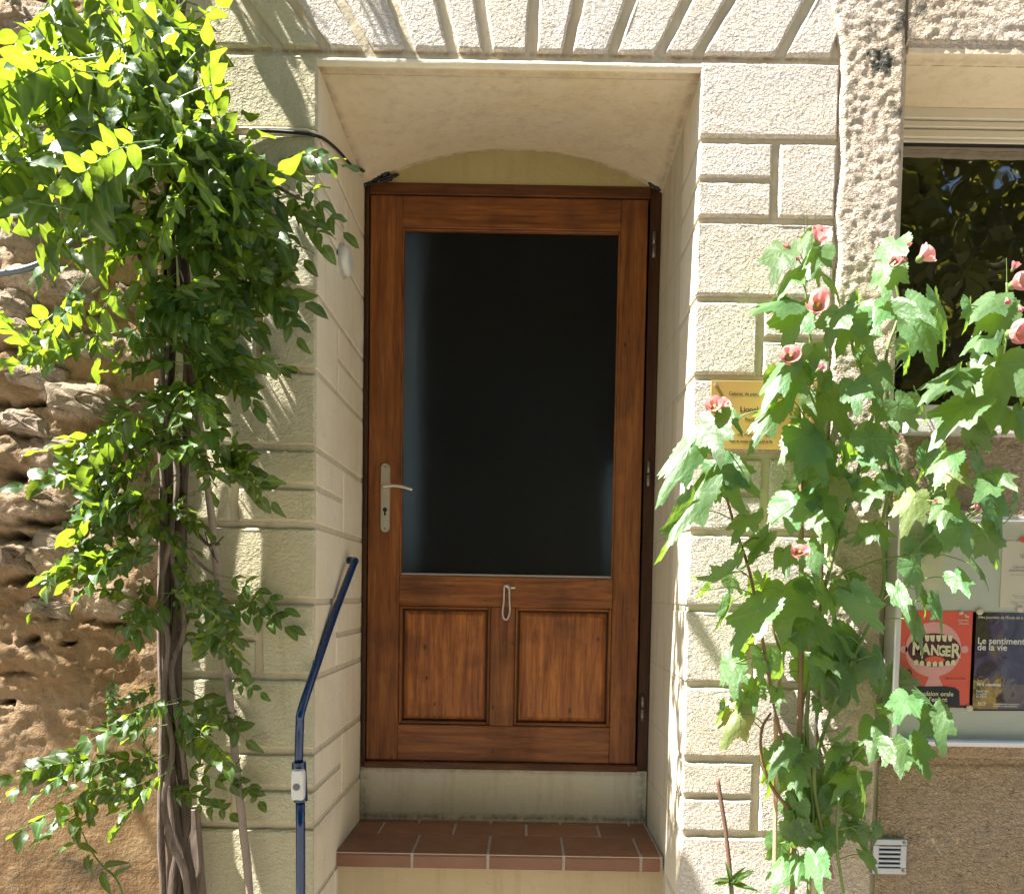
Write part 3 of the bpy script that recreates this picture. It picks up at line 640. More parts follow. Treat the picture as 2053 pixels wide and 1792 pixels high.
# ------------------------------------------------------------------ cables
m = MB().tube([P(500, 262, -.02), P(560, 264, -.008), P(612, 268, -.008), P(630, 272, -.004), (-.552, .06, P(645, 280, .06).z), (-.550, .2, P(676, 305, .2).z), (-.549, .34, P(697, 333, .34).z), (-.545, .45, P(710, 341, .45).z), P(735, 344, .50), P(768, 344, .545)], .0042, 8, 5).out('black_cable', BLACK, None, True)
tag(m, 'thin black cable running over the pier and round into the door head', 'cable')
pd = MB().tube([P(480, 258, -.01), P(600, 261, -.002), P(624, 265, -.002), (-.556, .05, P(640, 275, .05).z), (-.555, .3, P(694, 318, .3).z), (-.554, .5, P(718, 352, .5).z)], .0045, 7, 4).out('painted_conduit', REV, None, True)
tag(pd, 'cream painted conduit above the thin black cable beside the door', 'conduit')
CB = empty('cable_cluster', P(770, 350, .54), 'dark tangle of taped cable ends at the upper left door corner', 'cable end')
for (px_, py_, r) in [(770, 350, .014), (782, 356, .01), (762, 345, .011), (752, 362, .009), (740, 368, .008), (792, 352, .007), (730, 372, .010), (775, 362, .008)]:
    c_ = P(px_, py_, .545); m = MB(); m.tube([c_+Vector((-r*1.2, 0, -r*.4)), c_, c_+Vector((r*1.3, -.004, r*.5))], [r*.4, r, r*.3], 8, 3, .3); m.out('tape_lump', BLACK, CB, True)
for a, b_ in (((790, 350), (745, 360)), ((752, 340), (768, 366)), ((800, 350), (730, 373))):
    MB().tube([P(*a, .54), P((a[0]+b_[0])/2, (a[1]+b_[1])/2+4, .535), P(*b_, .545)], .003, 6, 3).out('wire_end', BLACK, CB, True)
CC = empty('cobweb_clump', P(1318, 366, .54), 'small black cobweb clump in the upper right door corner', 'cobweb')
for i in range(7):
    c_ = P(1308+random.uniform(-12, 14), 368+random.uniform(-14, 12), .545); MB().tube([c_+Vector((-.012, 0, .006)), c_, c_+Vector((.01, 0, -.008))], [.002, .007, .002], 6, 2, .4).out('dirt_lump', BLACK, CC, True)
m = MB().tube([P(-40, 445, -.14), P(0, 437, -.14), P(60, 427, -.13), P(120, 422, -.11), P(172, 408, -.08), P(230, 380, -.06)], .0055, 9, 5).out('pale_cable', CABW, None, True)
tag(m, 'pale cable sagging across the old stone wall under the bright leaves', 'cable')
m = MB().tube([P(-40, 556, -.14), P(0, 549, -.14), P(50, 540, -.14), P(100, 520, -.13), P(140, 490, -.11), P(165, 470, -.09), P(230, 440, -.07)], .0075, 10, 5).out('grey_cable', CABG, None, True)
tag(m, 'thick dark grey cable curving up across the old stone wall', 'cable')

# ------------------------------------------------------------------ text
def text(s, size, X, Y, Z, m, parent, align='LEFT', sx=1, name='lettering', bold=0, shear=0):
    cu = bpy.data.curves.new('t', 'FONT'); cu.body = s; cu.size = size; cu.align_x = align; cu.offset = bold; cu.shear = shear; cu.resolution_u = 3
    t = bpy.data.objects.new('t', cu); COL.objects.link(t)
    bpy.context.view_layer.update()
    me = bpy.data.meshes.new_from_object(t); COL.objects.unlink(t); bpy.data.objects.remove(t)
    a = np.empty(len(me.vertices)*3, dtype=np.float32); me.vertices.foreach_get('co', a); a = a.reshape(-1, 3)
    b_ = np.stack([X+a[:, 0]*sx, np.full(len(a), Y), Z+a[:, 1]], -1).astype(np.float32); me.vertices.foreach_set('co', b_.ravel()); me.update()
    return link(name, me, m, parent)
# ------------------------------------------------------------------ plaque
PQ = empty('name_plaque', (.61, -.01, 2.0), 'brass-coloured name plaque with black lettering on the right door pier', 'plaque')
px0, pz1 = .473, 2.110; pz0 = 1.934; px1 = .75
MB().box(px0, px1, -.019, -.014, pz0, pz1, .001).out('plate', BRASS, PQ)
MB().box(px0+.02, px1-.02, -.014, -.0005, pz0+.02, pz1-.02).out('spacer', HING, PQ)
for (x_, z_) in ((px0+.013, pz1-.012), (px1-.013, pz1-.012), (px0+.013, pz0+.012), (px1-.013, pz0+.012)):
    MB().disc((x_, -.019, z_), (0, -1, 0), .0045, .008, 14).out('screw', STEEL, PQ)
def pq(s, zx, zy, size, bold=0):   # zx, zy: reading position within the plate
    p_ = P((zx/6.843+1520)*.921, (zy/6.843+800)*.921, -.02); text(s, size, p_.x, -.0196, p_.z, INK, PQ, bold=bold)
pq('Cabinet de psych', 455, 408, .0118, .0002); pq('Lionel P', 620, 660, .0195, .0004); pq('Psychologue', 695, 793, .0112, .0002)
pq('nts - Adolescents - Adultes', 575, 1013, .0090, .0001); pq('Prise de rendez-vous au 06 04 43 90', 470, 1108, .0074, .0003)

# ------------------------------------------------------------------ notice board
NB = empty('notice_board', (1.35, -.03, 1.48), 'glazed aluminium notice board holding posters, fixed under the window', 'notice board')
bx0, bx1, bz0, bz1 = .956, 1.74, 1.192, 1.768
MB().box(bx0, bx1, -.030, -.003, bz0, bz1).out('back_panel', BOARD, NB)
f_ = .022
MB().box(bx0-.004, bx0+.012, -.062, -.003, bz0, bz1, .003).out('frame_side', ALU, NB); MB().box(bx1-.012, bx1+.004, -.062, -.003, bz0, bz1, .003).out('frame_side', ALU, NB)
MB().box(bx0+.0125, bx1-.0125, -.062, -.003, bz1-.012, bz1, .003).out('frame_top', ALU, NB); MB().box(bx0-.004, bx1+.004, -.066, -.003, bz0-.016, bz0-.0005, .004).out('frame_bottom', ALU, NB)
m = MB(); m.add([(bx0+.012, -.058, bz0), (bx1-.012, -.058, bz0), (bx1-.012, -.058, bz1-.012), (bx0+.012, -.058, bz1-.012)], [(0, 1, 2, 3)]); m.out('clear_pane', PANE, NB)
YP = -.0315
def ZE(zx, zy, Y=YP): return P((zx/3.514+1930)*.921, (zy/3.514+1120)*.921, Y)
def sheet(name, zx0, zy0, zx1, zy1, m, label, dy=0):
    a = ZE(zx0, zy0); b_ = ZE(zx1, zy1); t = empty(name, ((a.x+b_.x)/2, YP, b_.z), label, name.replace('_', ' '))
    MB().box(a.x, b_.x, YP-.0006-dy, YP+.0008-dy, b_.z, a.z).out('sheet', m, t); return t, a, b_
def ell(c, rx, rz, y, m, par, name='print', n=40, f=None):
    q = MB(); q.v = [(c.x+rx*cos(2*pi*i/n), y, c.z+rz*sin(2*pi*i/n)*(f(2*pi*i/n) if f else 1)) for i in range(n)]; q.f = [tuple(range(n))]; return q.out(name, m, par)
def polyf(pts, y, m, par, name='print'):
    q = MB(); q.v = [(ZE(*p_).x, y, ZE(*p_).z) for p_ in pts]; q.f = [tuple(range(len(pts)))]; return q.out(name, m, par)
ypl = lambda i: YP-.0012-.0004*i
T1, _, _ = sheet('poster', 98, 730, 655, 1475, RED, 'red poster with a pink wide open mouth around the word MANGER')
c_ = ZE(355, 1030); pr = abs(ZE(570, 1030).x-c_.x)
polyf([(320, 1180), (405, 1180), (400, 1250), (440, 1330), (280, 1330), (318, 1250)], ypl(0), PINK, T1, 'neck_print')
ell(c_, pr, pr*.98, ypl(1), PINK, T1, 'head_print')
for ex in (130, 595): ell(ZE(ex, 1030), pr*.13, pr*.13, ypl(1), PINK, T1, 'ear_print')
ell(ZE(362, 1035), pr*.94, pr*.60, ypl(2), MAROON, T1, 'mouth_print')
ell(ZE(365, 1110), pr*.35, pr*.14, ypl(3), RED, T1, 'tongue_print')
for i, tx in enumerate([305, 345, 392, 437, 480]):
    polyf([(tx-19, 922-abs(tx-390)*.02), (tx+19, 920), (tx+15, 960+8*(i % 2)), (tx+4, 972), (tx-12, 962)], ypl(4), IVORY, T1, 'tooth_print')
for i, tx in enumerate([222, 266, 318, 365, 412, 462, 505]):
    yb = 1160-abs(tx-365)*.0006*abs(tx-365); s_ = 18
    polyf([(tx-s_, yb), (tx+s_, yb-2), (tx+s_-2, yb-30), (tx+2, yb-42), (tx-s_+2, yb-30)], ypl(4), IVORY, T1, 'tooth_print')
lw = abs(ZE(545, 1000).x-ZE(190, 1000).x)
for ch, zx, zy, sz in (('M', 188, 1068, .047), ('A', 262, 1066, .040), ('N', 330, 1070, .037), ('G', 385, 1075, .037), ('E', 440, 1078, .037), ('R', 485, 1088, .050)):
    p_ = ZE(zx, zy); text(ch, sz, p_.x, ypl(5), p_.z, IVORY, T1, sx=.80, bold=.0016)
polyf([(155, 1340), (180, 1320), (260, 1312), (330, 1312), (430, 1310), (520, 1322), (552, 1345), (556, 1455), (90, 1455), (150, 1400)], ypl(2), NAVY, T1, 'shirt_print')
polyf([(98, 1455), (655, 1460), (655, 1475), (98, 1472)], ypl(3), NAVY, T1, 'band_print')
for s_, zx, zy, sz, mm in (('La pulsion orale', 195, 1380, .0165, IVORY), ("chez l'enfant", 215, 1424, .0165, IVORY), ('20', 118, 1228, .0235, MAROON), ('avril 2024', 120, 1250, .0065, MAROON), ('9e', 588, 788, .013, PAPER), ('Journée', 540, 812, .0088, PAPER), ("d'étude", 545, 838, .0088, PAPER), ('Palais des congrès, Paris', 440, 1255, .0055, MAROON), ('inscription en ligne', 118, 1280, .005, MAROON)):
    p_ = ZE(zx, zy); text(s_, sz, p_.x, ypl(6), p_.z, mm, T1, bold=.0003 if sz > .01 else .0001)
T2, _, _ = sheet('poster', 660, 745, 1260, 1500, PAINTING, 'dark painterly poster titled Le sentiment de la vie in white')
polyf([(660, 1485), (1260, 1490), (1260, 1500), (660, 1498)], ypl(0), NAVY, T2, 'band_print')
for s_, zx, zy, sz, mm in (('Le sentiment', 690, 985, .0235, INKW), ('de la vie', 688, 1034, .0235, INKW), ("54es Journées de l'École de la Cause", 695, 792, .0098, IVORY), ('74 € membres', 684, 1306, .0105, INKW), ('Palais des', 678, 1355, .0088, INKW), ('Congrès', 678, 1376, .0088, INKW), ('de Paris', 678, 1396, .0088, INKW), ('ECF', 694, 1455, .0125, IVORY), ('renseignements et inscriptions', 810, 1450, .0055, INKW), ('journees en visioconference', 810, 1466, .0055, INKW)):
    p_ = ZE(zx, zy); text(s_, sz, p_.x, ypl(3), p_.z, mm, T2, bold=.0004 if sz > .01 else .0001)
T3, _, _ = sheet('leaflet', 888, 200, 1240, 720, PAPER, 'pale leaflet headed with the psi sign above the dark poster')
ell(ZE(1040, 190), .008, .008, ypl(0), RED, T3, 'logo_print')
for s_, zx, zy, sz in (('Ψ', 1012, 335, .017), ('Cabinet de', 960, 408, .010), ('psychanalyse', 934, 434, .010), ('Enfants - Adolescents - Adultes', 940, 462, .0042), ('Prise de rendez-vous', 960, 624, .0048), ('sur place ou par téléphone', 975, 640, .0042), ('Tous les jours de la semaine', 940, 668, .0042), ('et le samedi', 940, 682, .0042)):
    p_ = ZE(zx, zy); text(s_, sz, p_.x, ypl(1), p_.z, INKG, T3)
T4, _, _ = sheet('paper_sheet', 90, 150, 425, 580, simple('paper_pale', (.55, .52, .38), .6), 'blank pale paper sheet pinned behind the leaves at the upper left of the board')
for i, (zx, zy, lb) in enumerate([(565, 750, 'small yellow magnet on the upper right corner of the red poster'), (707, 742, 'clear round magnet on the upper left corner of the dark poster'), (1015, 722, 'clear round magnet under the pale leaflet'), (628, 1478, 'clear round magnet between the lower corners of the two posters')]):
    p_ = ZE(zx, zy); m = MB().disc((p_.x, YP-.0016, p_.z), (0, -1, 0), .0085 if i else .005, .006, 18, dome=1).out('magnet', MAG, None, True)
    tag(m, lb, 'magnet', 'magnets on the notice board')

# ------------------------------------------------------------------ vent
def ZF(zx, zy, Y=-.012): return P((zx/4.572+1780)*.921, (zy/4.572+1560)*.921, Y)
a, b_ = ZF(548, 1208), ZF(868, 1560); VT = empty('vent_grille', ((a.x+b_.x)/2, -.01, b_.z), 'small square metal vent grille low on the grey-brown wall', 'vent')
x0, x1, z0, z1 = a.x, b_.x, b_.z, a.z; li, ri, ti, bi = .016, .016, .016, .017
for bb in ((x0, x1, z1-ti, z1), (x0, x1, z0, z0+bi), (x0, x0+li, z0+bi, z1-ti), (x1-ri, x1, z0+bi, z1-ti)): MB().box(bb[0], bb[1], -.018, .004, bb[2], bb[3], .0015).out('frame_strip', ALUD, VT)
MB().box(x0+.004, x1-.004, -.004, .006, z0+.004, z1-.004).out('dark_back', BLACK, VT)
nb = 5
for i in range(nb):
    zc = z0+bi+(i+.5)*(z1-ti-z0-bi)/nb; hh = (z1-ti-z0-bi)/nb*.30
    MB().box(x0+li-.001, x1-ri+.001, -.0165, -.006, zc-hh, zc+hh, .0015).out('slat', ALUD, VT)
for (x_, z_) in ((x1-.008, z1-.008), (x1-.008, z0+.01), (x0+.008, z0+.01)): MB().disc((x_, -.018, z_), (0, -1, 0), .004, .003, 12).out('screw', HING, VT)
# small screw hook in the pier
p_ = P(1557, 999, -.0); m = MB().tube([p_, p_+Vector((0, -.025, 0)), p_+Vector((.006, -.034, .004)), p_+Vector((.008, -.03, .012)), p_+Vector((.003, -.025, .014))], .0026, 7, 4).out('screw_hook', STEEL, None, True); tag(m, 'tiny metal screw hook in the pier below the plaque', 'hook')

# ================================================================== PLANTS
def leaf_strip(L, W, fold=.25, bend=.25, n=6, tw=0, wav=.0, rr=random, pos=Vector((0, 0, 0)), rot=None):
    "ovate pointed leaflet along +X, normal +Z"
    vs = []; fs = []; vein = []
    for i in range(n+1):
        t = i/n; w = W*(sin(pi*t**.78)**.72)*(1-.2*t)*.5+.0004
        x = L*t; z = -bend*L*t*t; a = tw*t
        for s_ in (-1, 0, 1):
            y = s_*w; zz = z+abs(s_)*w*fold+(wav*L*sin(9*t+s_*2) if s_ else 0)
            vs.append(Vector((x+(0 if s_ == 0 else -.06*L*0), y*cos(a), zz+y*sin(a)))); vein.append(1.0 if s_ == 0 else 0.0)
    for i in range(n):
        b_ = i*3; fs += [(b_, b_+3, b_+4, b_+1), (b_+1, b_+4, b_+5, b_+2)]
    if rot: vs = [rot @ q_ for q_ in vs]
    return [q_+pos for q_ in vs], fs, vein
def set_vein(me, vein):
    at = me.attributes.new('vein', 'FLOAT', 'POINT'); at.data.foreach_set('value', vein)
def frond_mesh(seed, L=.26, pairs=5, ll=.064, lw=.037, sag=.35):
    r = random.Random(seed); m = MB(); vein = []
    def sp(t): return Vector((L*t, .02*sin(3*t+seed), -sag*L*t*t))
    def addl(t, ang, l):
        d = 1.0; p_ = sp(t); rot = Matrix.Rotation(ang+r.uniform(-.2, .2), 3, 'Z') @ Matrix.Rotation(r.uniform(.05, .6), 3, 'Y') @ Matrix.Rotation(r.uniform(-.5, .5), 3, 'X')
        v_, f_, ve = leaf_strip(l, l*lw/ll*r.uniform(.85, 1.2), r.uniform(.1, .5), r.uniform(.05, .4), 6, r.uniform(-.5, .5), .05, pos=p_, rot=rot)
        m.add(v_, f_); vein.extend(ve)
    for i in range(pairs):
        t = .28+.66*i/(pairs-.2); l = ll*(1-.25*abs(t-.6))*r.uniform(.85, 1.12)
        addl(t, 1.15-.35*t, l); addl(t+r.uniform(-.02, .02), -1.15+.35*t, l*r.uniform(.9, 1.1))
    addl(1, 0, ll*1.05)
    nv = len(m.v); m.tube([sp(t) for t in (0, .25, .5, .75, 1)], [.0016, .0013, .0011, .0009, .0006], 4, 1, cap=False)
    vein.extend([1.0]*(len(m.v)-nv))
    me = m.mesh('leaf'); set_vein(me, vein); me.materials.append(VL); me.polygons.foreach_set('use_smooth', [True]*len(me.polygons)); return me
FROND = [frond_mesh(i, random.uniform(.20, .27), random.choice([4, 5, 5, 6])) for i in range(9)]
SHORT = [frond_mesh(40+i, .15, 3, .055, .030, .25) for i in range(4)]
def basis(d, n, sx=1, sy=1, sz=1):
    d = Vector(d).normalized(); n = Vector(n); n = (n-d*n.dot(d)).normalized(); y = n.cross(d)
    return Matrix(((d.x*sx, y.x*sy, n.x*sz, 0), (d.y*sx, y.y*sy, n.y*sz, 0), (d.z*sx, y.z*sy, n.z*sz, 0), (0, 0, 0, 1)))
def inst(name, me, M, parent):
    o = bpy.data.objects.new(name, me); COL.objects.link(o); o.parent = parent
    o.matrix_local = Matrix.Translation(-parent.location) @ M; return o
def bake(name, items, m, parent):
    V_, F_, ve, base_ = [], [], [], 0
    for me, M in items:
        n = len(me.vertices); a = np.empty(n*3); me.vertices.foreach_get('co', a); a = a.reshape(-1, 3)
        Mn = np.array(M); V_.append(a @ Mn[:3, :3].T+Mn[:3, 3]); F_ += [tuple(i+base_ for i in p_.vertices) for p_ in me.polygons]
        q_ = np.empty(n); me.attributes['vein'].data.foreach_get('value', q_); ve.append(q_); base_ += n
    me = bpy.data.meshes.new(name); me.from_pydata(np.concatenate(V_).tolist(), [], F_); set_vein(me, np.concatenate(ve).astype(np.float32)); me.update()
    return tag(link(name, me, m, parent, True), kind='stuff')

# ---- climbing vine on the left
VN = empty('climbing_vine', (-.93, -.08, 0), 'tall climbing vine with twisted trunks and pinnate leaves left of the door', 'vine')
def pl(lst): return [P(*q_) for q_ in lst]
trunks = [([(392, 2100, -.06), (384, 1780, -.06), (352, 1640, -.07), (338, 1480, -.07), (334, 1300, -.06), (332, 1120, -.06), (330, 960, -.06), (338, 800, -.06), (345, 600, -.07), (338, 400, -.08), (325, 200, -.09), (318, 0, -.1), (300, -260, -.1)], .0135, BARK),
          ([(350, 2100, -.05), (352, 1780, -.05), (372, 1640, -.06), (360, 1500, -.05), (352, 1350, -.05), (360, 1180, -.05), (364, 1000, -.05), (372, 860, -.06), (378, 700, -.07), (366, 500, -.07), (352, 300, -.08), (356, 100, -.08), (370, -120, -.1), (330, -300, -.1)], .016, BARK),
          ([(368, 2100, -.09), (376, 1790, -.10), (345, 1690, -.11), (329, 1600, -.10), (346, 1500, -.09), (329, 1400, -.10), (338, 1290, -.10), (322, 1200, -.09), (340, 1080, -.09), (355, 950, -.08), (330, 800, -.09), (318, 640, -.1)], .0085, BARKL),
          ([(330, 2100, -.04), (327, 1790, -.04), (322, 1650, -.04), (326, 1450, -.03), (320, 1250, -.03), (325, 1000, -.03), (315, 760, -.04)], .009, BARKL),
          ([(372, 1560, -.08), (356, 1440, -.1), (344, 1340, -.1), (370, 1250, -.08), (345, 1120, -.08), (328, 990, -.09), (322, 900, -.08)], .007, BARKL),
          ([(344, 1080, -.08), (372, 1100, -.07), (400, 1130, -.05), (428, 1152, -.04)], .0055, BARKL),
          ([(362, 1040, -.07), (392, 1066, -.05), (418, 1092, -.04), (440, 1090, -.04)], .005, BARK),
          ([(332, 640, -.08), (300, 560, -.12), (262, 470, -.16), (240, 400, -.2)], .007, BARK),
          ([(345, 460, -.08), (400, 400, -.14), (470, 360, -.16), (540, 370, -.18), (600, 395, -.2)], .006, BARK),
          ([(340, 330, -.08), (250, 260, -.25), (150, 200, -.4), (60, 170, -.5), (-60, 120, -.55)], .008, BARK),
          ([(335, 150, -.08), (240, 80, -.25), (130, 20, -.4), (0, -60, -.5)], .008, BARK),
          ([(345, 300, -.1), (220, 330, -.3), (100, 360, -.45), (-20, 360, -.5)], .007, BARK)]
for pts, r_, mm in trunks:
    n = len(pts); MB().tube(pl(pts), [r_*(1-.35*i/n)*random.uniform(.88, 1.12) for i in range(n)], 9, 6, .10).out('trunk' if r_ > .013 else 'stem', mm, VN, True)
CS = MB().tube(pl([(506, 2050, -.03), (500, 1792, -.035), (486, 1650, -.035), (472, 1520, -.035), (455, 1350, -.035), (441, 1210, -.035), (426, 1050, -.035), (406, 896, -.04), (385, 726, -.05), (374, 600, -.06)]), [.0105, .0105, .0105, .010, .010, .0095, .0095, .009, .008, .007], 10, 4, .05).out('cane', simple('grey_cane', (.30, .24, .2), .75, 0, .3, .002, .3), VN, True)
for (a_, b2) in (((424, 1090), (448, 1075)), ((430, 1120), (410, 1065)), ((452, 1310), (470, 1298)), ((455, 1300), (466, 1285)), ((470, 1530), (482, 1518)), ((425, 1100), (438, 1128))):
    MB().tube([P(*a_, -.04), P((a_[0]+b2[0])/2, (a_[1]+b2[1])/2+5, -.06), P(*b2, -.05)], .0016, 5, 3).out('twig', BARK, VN, True)
PO = empty('wooden_post', P(365, 1792, -.02), 'weathered cut wooden post standing behind the base of the vine', 'post')
a, b_, c_, d_ = P(326, 1622, -.03), P(390, 1624, -.03), P(446, 1990, -.03), P(326, 1990, -.03)
m = MB(); m.add([(a.x, -.03, a.z), (b_.x, -.03, b_.z), (c_.x, -.03, 0), (d_.x, -.03, 0), (a.x, .0, a.z+.004), (b_.x, .0, b_.z+.004), (c_.x, .0, 0), (d_.x, .0, 0)], [(0, 3, 2, 1), (4, 5, 6, 7), (0, 1, 5, 4), (1, 2, 6, 5), (0, 4, 7, 3)]); m.out('shaft', POSTW, PO)

TOSUN = -SUN
items = []   # (screen size estimate, mesh, matrix)
def add_frond(base, tip_dir, scale, nrm=None, short=False, me=None):
    me = me or random.choice(SHORT if short else FROND)
    if nrm is None:
        nrm = Vector((random.gauss(-.15, .45), random.gauss(-.35, .4), random.gauss(.75, .35)))
    M = Matrix.Translation(base) @ basis(tip_dir, nrm, scale, scale, scale)
    dist = (base-Vector((0, -DIST, EYE))).length
    items.append([scale/dist, me, M])
# measured lower sprays: base, tip in photo (zoom coordinates) with depths
def Z3(zx, zy, Y): return P(zx*.3424, 1178.9+zy*.3424, Y)
sprays = [((940, 620), (520, 640), -.10, -.20), ((945, 660), (240, 840), -.10, -.28), ((920, 700), (600, 830), -.12, -.22), ((960, 630), (1300, 870), -.10, -.13), ((980, 740), (1290, 980), -.10, -.14), ((1060, 610), (1440, 850), -.06, -.10), ((1340, 490), (1540, 640), -.04, -.06),
          ((940, 960), (420, 960), -.10, -.25), ((640, 970), (120, 1060), -.2, -.34), ((930, 1040), (380, 1130), -.10, -.22), ((920, 1100), (360, 1250), -.10, -.25), ((640, 1130), (20, 1330), -.2, -.36), ((930, 1150), (690, 1230), -.10, -.16), ((900, 1000), (760, 900), -.1, -.2), ((480, 1050), (90, 1200), -.25, -.36),
          ((1000, 1080), (1360, 1130), -.07, -.1), ((1000, 1150), (1320, 1320), -.07, -.1), ((1120, 1230), (1440, 1410), -.06, -.08), ((1380, 1080), (1470, 1210), -.05, -.06), ((980, 1140), (1200, 1240), -.08, -.12), ((940, 1110), (700, 1180), -.1, -.2),
          ((1000, 30), (1170, 180), -.06, -.09), ((930, 90), (620, 260), -.08, -.16), ((1060, 220), (1190, 320), -.06, -.08), ((1290, 60), (1650, 230), -.05, -.09), ((1290, 20), (1640, 120), -.05, -.08), ((1250, -60), (1600, 20), -.05, -.08), ((1270, 120), (1400, 240), -.05, -.07), ((930, 130), (760, 230), -.08, -.14), ((1160, -30), (1330, 100), -.05, -.07), ((960, 560), (760, 600), -.1, -.16)]
for (a, b2, ya, yb) in sprays:
    p0 = Z3(*a, ya); p1 = Z3(*b2, yb); L = (p1-p0).length
    sc = L/.25
    add_frond(p0, (p1-p0), max(.62, min(1.3, sc)), Vector((random.gauss(-.25, .25), random.gauss(-.75, .2), random.gauss(.55, .2))), short=L < .17)
# leafy mass: (cx, cy, rx, ry, count, ynear, yfar, scale)
mass = [(140, 110, 170, 120, 34, -.80, -.2, .9), (90, 300, 130, 130, 34, -.85, -.2, .9), (290, 70, 90, 90, 34, -.35, -.05, .9), (320, 240, 110, 100, 34, -.40, -.04, .9), (430, 320, 90, 60, 24, -.28, -.04, .9),
        (480, 395, 75, 50, 12, -.30, -.05, .9), (375, 480, 115, 80, 20, -.24, -.04, .85), (490, 540, 70, 70, 9, -.25, -.04, .9), (240, 420, 100, 70, 12, -.4, -.06, .85), (335, 640, 105, 85, 20, -.22, -.03, .85), (110, 650, 90, 40, 9, -.40, -.1, .85), (340, 830, 80, 80, 14, -.16, -.03, .8),
        (440, 740, 40, 90, 10, -.12, -.03, .8), (220, 890, 70, 60, 15, -.25, -.06, .8), (440, 900, 45, 40, 8, -.12, -.03, .75), (210, 1000, 75, 40, 14, -.25, -.06, .8), (190, 1110, 80, 40, 13, -.26, -.06, .8), (330, 1030, 45, 60, 6, -.16, -.05, .7), (280, 1190, 50, 40, 4, -.2, -.06, .7), (390, 1180, 40, 40, 4, -.12, -.04, .7), (250, 1430, 60, 30, 4, -.26, -.12, .7), (230, 1560, 90, 50, 7, -.28, -.12, .7), (120, 1530, 60, 30, 3, -.34, -.2, .7), (410, 1470, 50, 40, 3, -.2, -.12, .65), (430, 1290, 40, 40, 3, -.2, -.12, .65)]
for (cx, cy, rx, ry, n, yn, yf, sc) in mass:
    for _ in range(n):
        a = random.uniform(0, 2*pi); q_ = sqrt(random.random()); px_, py_ = cx+rx*q_*cos(a), cy+ry*q_*sin(a)
        Yb = random.uniform(yn, yf)
        if random.random() < .82: Yb = min(Yb, random.uniform(-.20, -.11))
        b0_ = P(px_, py_, Yb)
        side = -1 if px_ < 335 else 1
        d_ = Vector((side*random.uniform(.1, 1)+random.gauss(0, .35), random.uniform(-.6, .1), random.gauss(-.35, .4)))
        add_frond(b0_-d_.normalized()*.12*sc, d_, sc*random.uniform(.62, 1.12))
for (px_, py_, tx, ty) in [(560, 350, 645, 395), (560, 380, 625, 440), (520, 420, 600, 470), (500, 560, 588, 645), (470, 540, 560, 600), (420, 720, 488, 790), (420, 640, 488, 720), (450, 560, 470, 660), (430, 890, 492, 950), (560, 320, 635, 300)]:
    p0, p1 = P(px_, py_, -.12), P(tx, ty, -.16); add_frond(p0, p1-p0, .72, Vector((random.gauss(0, .3), -.8, .5)))
items.sort(key=lambda t: -t[0])
vis = items[:298]; rest = [(a_[1], a_[2]) for a_ in items[298:]]
for s_, me, M in vis: inst('leaf', me, M, VN)
# leaves of the same vine above and beside the picture
for _ in range(18):
    x_ = random.uniform(-2.0, -.85); z_ = random.uniform(3.12, 4.2); y_ = random.uniform(-.19, -.05)
    rest.append((random.choice(FROND), Matrix.Translation((x_, y_, z_)) @ basis((random.gauss(0, 1), random.gauss(-.3, .4), random.gauss(-.4, .5)), (random.gauss(0, .5), -.4, .8), 1, 1, 1)))
for _ in range(12):
    x_ = random.uniform(-.98, -.64); z_ = random.uniform(3.14, 3.55)+max(0, x_+.85)*.5; y_ = random.uniform(-.14, -.02)
    rest.append((random.choice(FROND), Matrix.Translation((x_, y_, z_)) @ basis((random.gauss(0, 1), random.gauss(-.3, .4), random.gauss(-.4, .5)), (random.gauss(0, .5), -.4, .8), .9, .9, .9)))
for _ in range(12):
    x_ = random.uniform(-2.2, -1.6); z_ = random.uniform(1.0, 3.2); y_ = random.uniform(-.5, -.2)
    rest.append((random.choice(FROND), Matrix.Translation((x_, y_, z_)) @ basis((random.gauss(0, 1), random.gauss(-.3, .4), random.gauss(-.4, .5)), (random.gauss(0, .5), -.4, .8), 1, 1, 1)))
bake('foliage', rest, VL, VN)

# ---- pale shoot at the lower left
SH = empty('young_shoot', P(262, 1840, -.2), 'slender pale shoot with pointed leaf pairs in front of the old wall', 'plant')
MB().tube(pl([(270, 1900, -.2), (240, 1775, -.2), (205, 1735, -.2), (180, 1700, -.2), (158, 1650, -.2)]), [.003, .0028, .0022, .0018, .001], 6, 4).out('stem', STEM, SH, True)
def single(me_name, L, W, **k_):
    v_, f_, ve = leaf_strip(L, W, **k_); m_ = MB(); m_.add(v_, f_); me = m_.mesh(me_name); set_vein(me, ve); me.materials.append(VL); me.polygons.foreach_set('use_smooth', [True]*len(me.polygons)); return me
SL = [single('leaf', .06, .024, fold=.3, bend=.3), single('leaf', .06, .02, fold=.5, bend=.5, tw=.6)]
for (a, b2, s_) in [((150, 1690), (102, 1706), 1), ((160, 1655), (150, 1700), .8), ((160, 1690), (185, 1705), .7), ((178, 1712), (166, 1740), .8), ((208, 1736), (238, 1722), .9), ((186, 1720), (175, 1755), .9), ((205, 1745), (213, 1792), 1), ((230, 1760), (238, 1735), .7), ((160, 1660), (170, 1640), .6), ((150, 1665), (138, 1675), .6)]:
    p0, p1 = P(*a, -.2), P(*b2, -.23); L = (p1-p0).length; inst('leaf', random.choice(SL), Matrix.Translation(p0) @ basis(p1-p0, (-.3, -.7, .6), L/.06, s_, 1), SH)

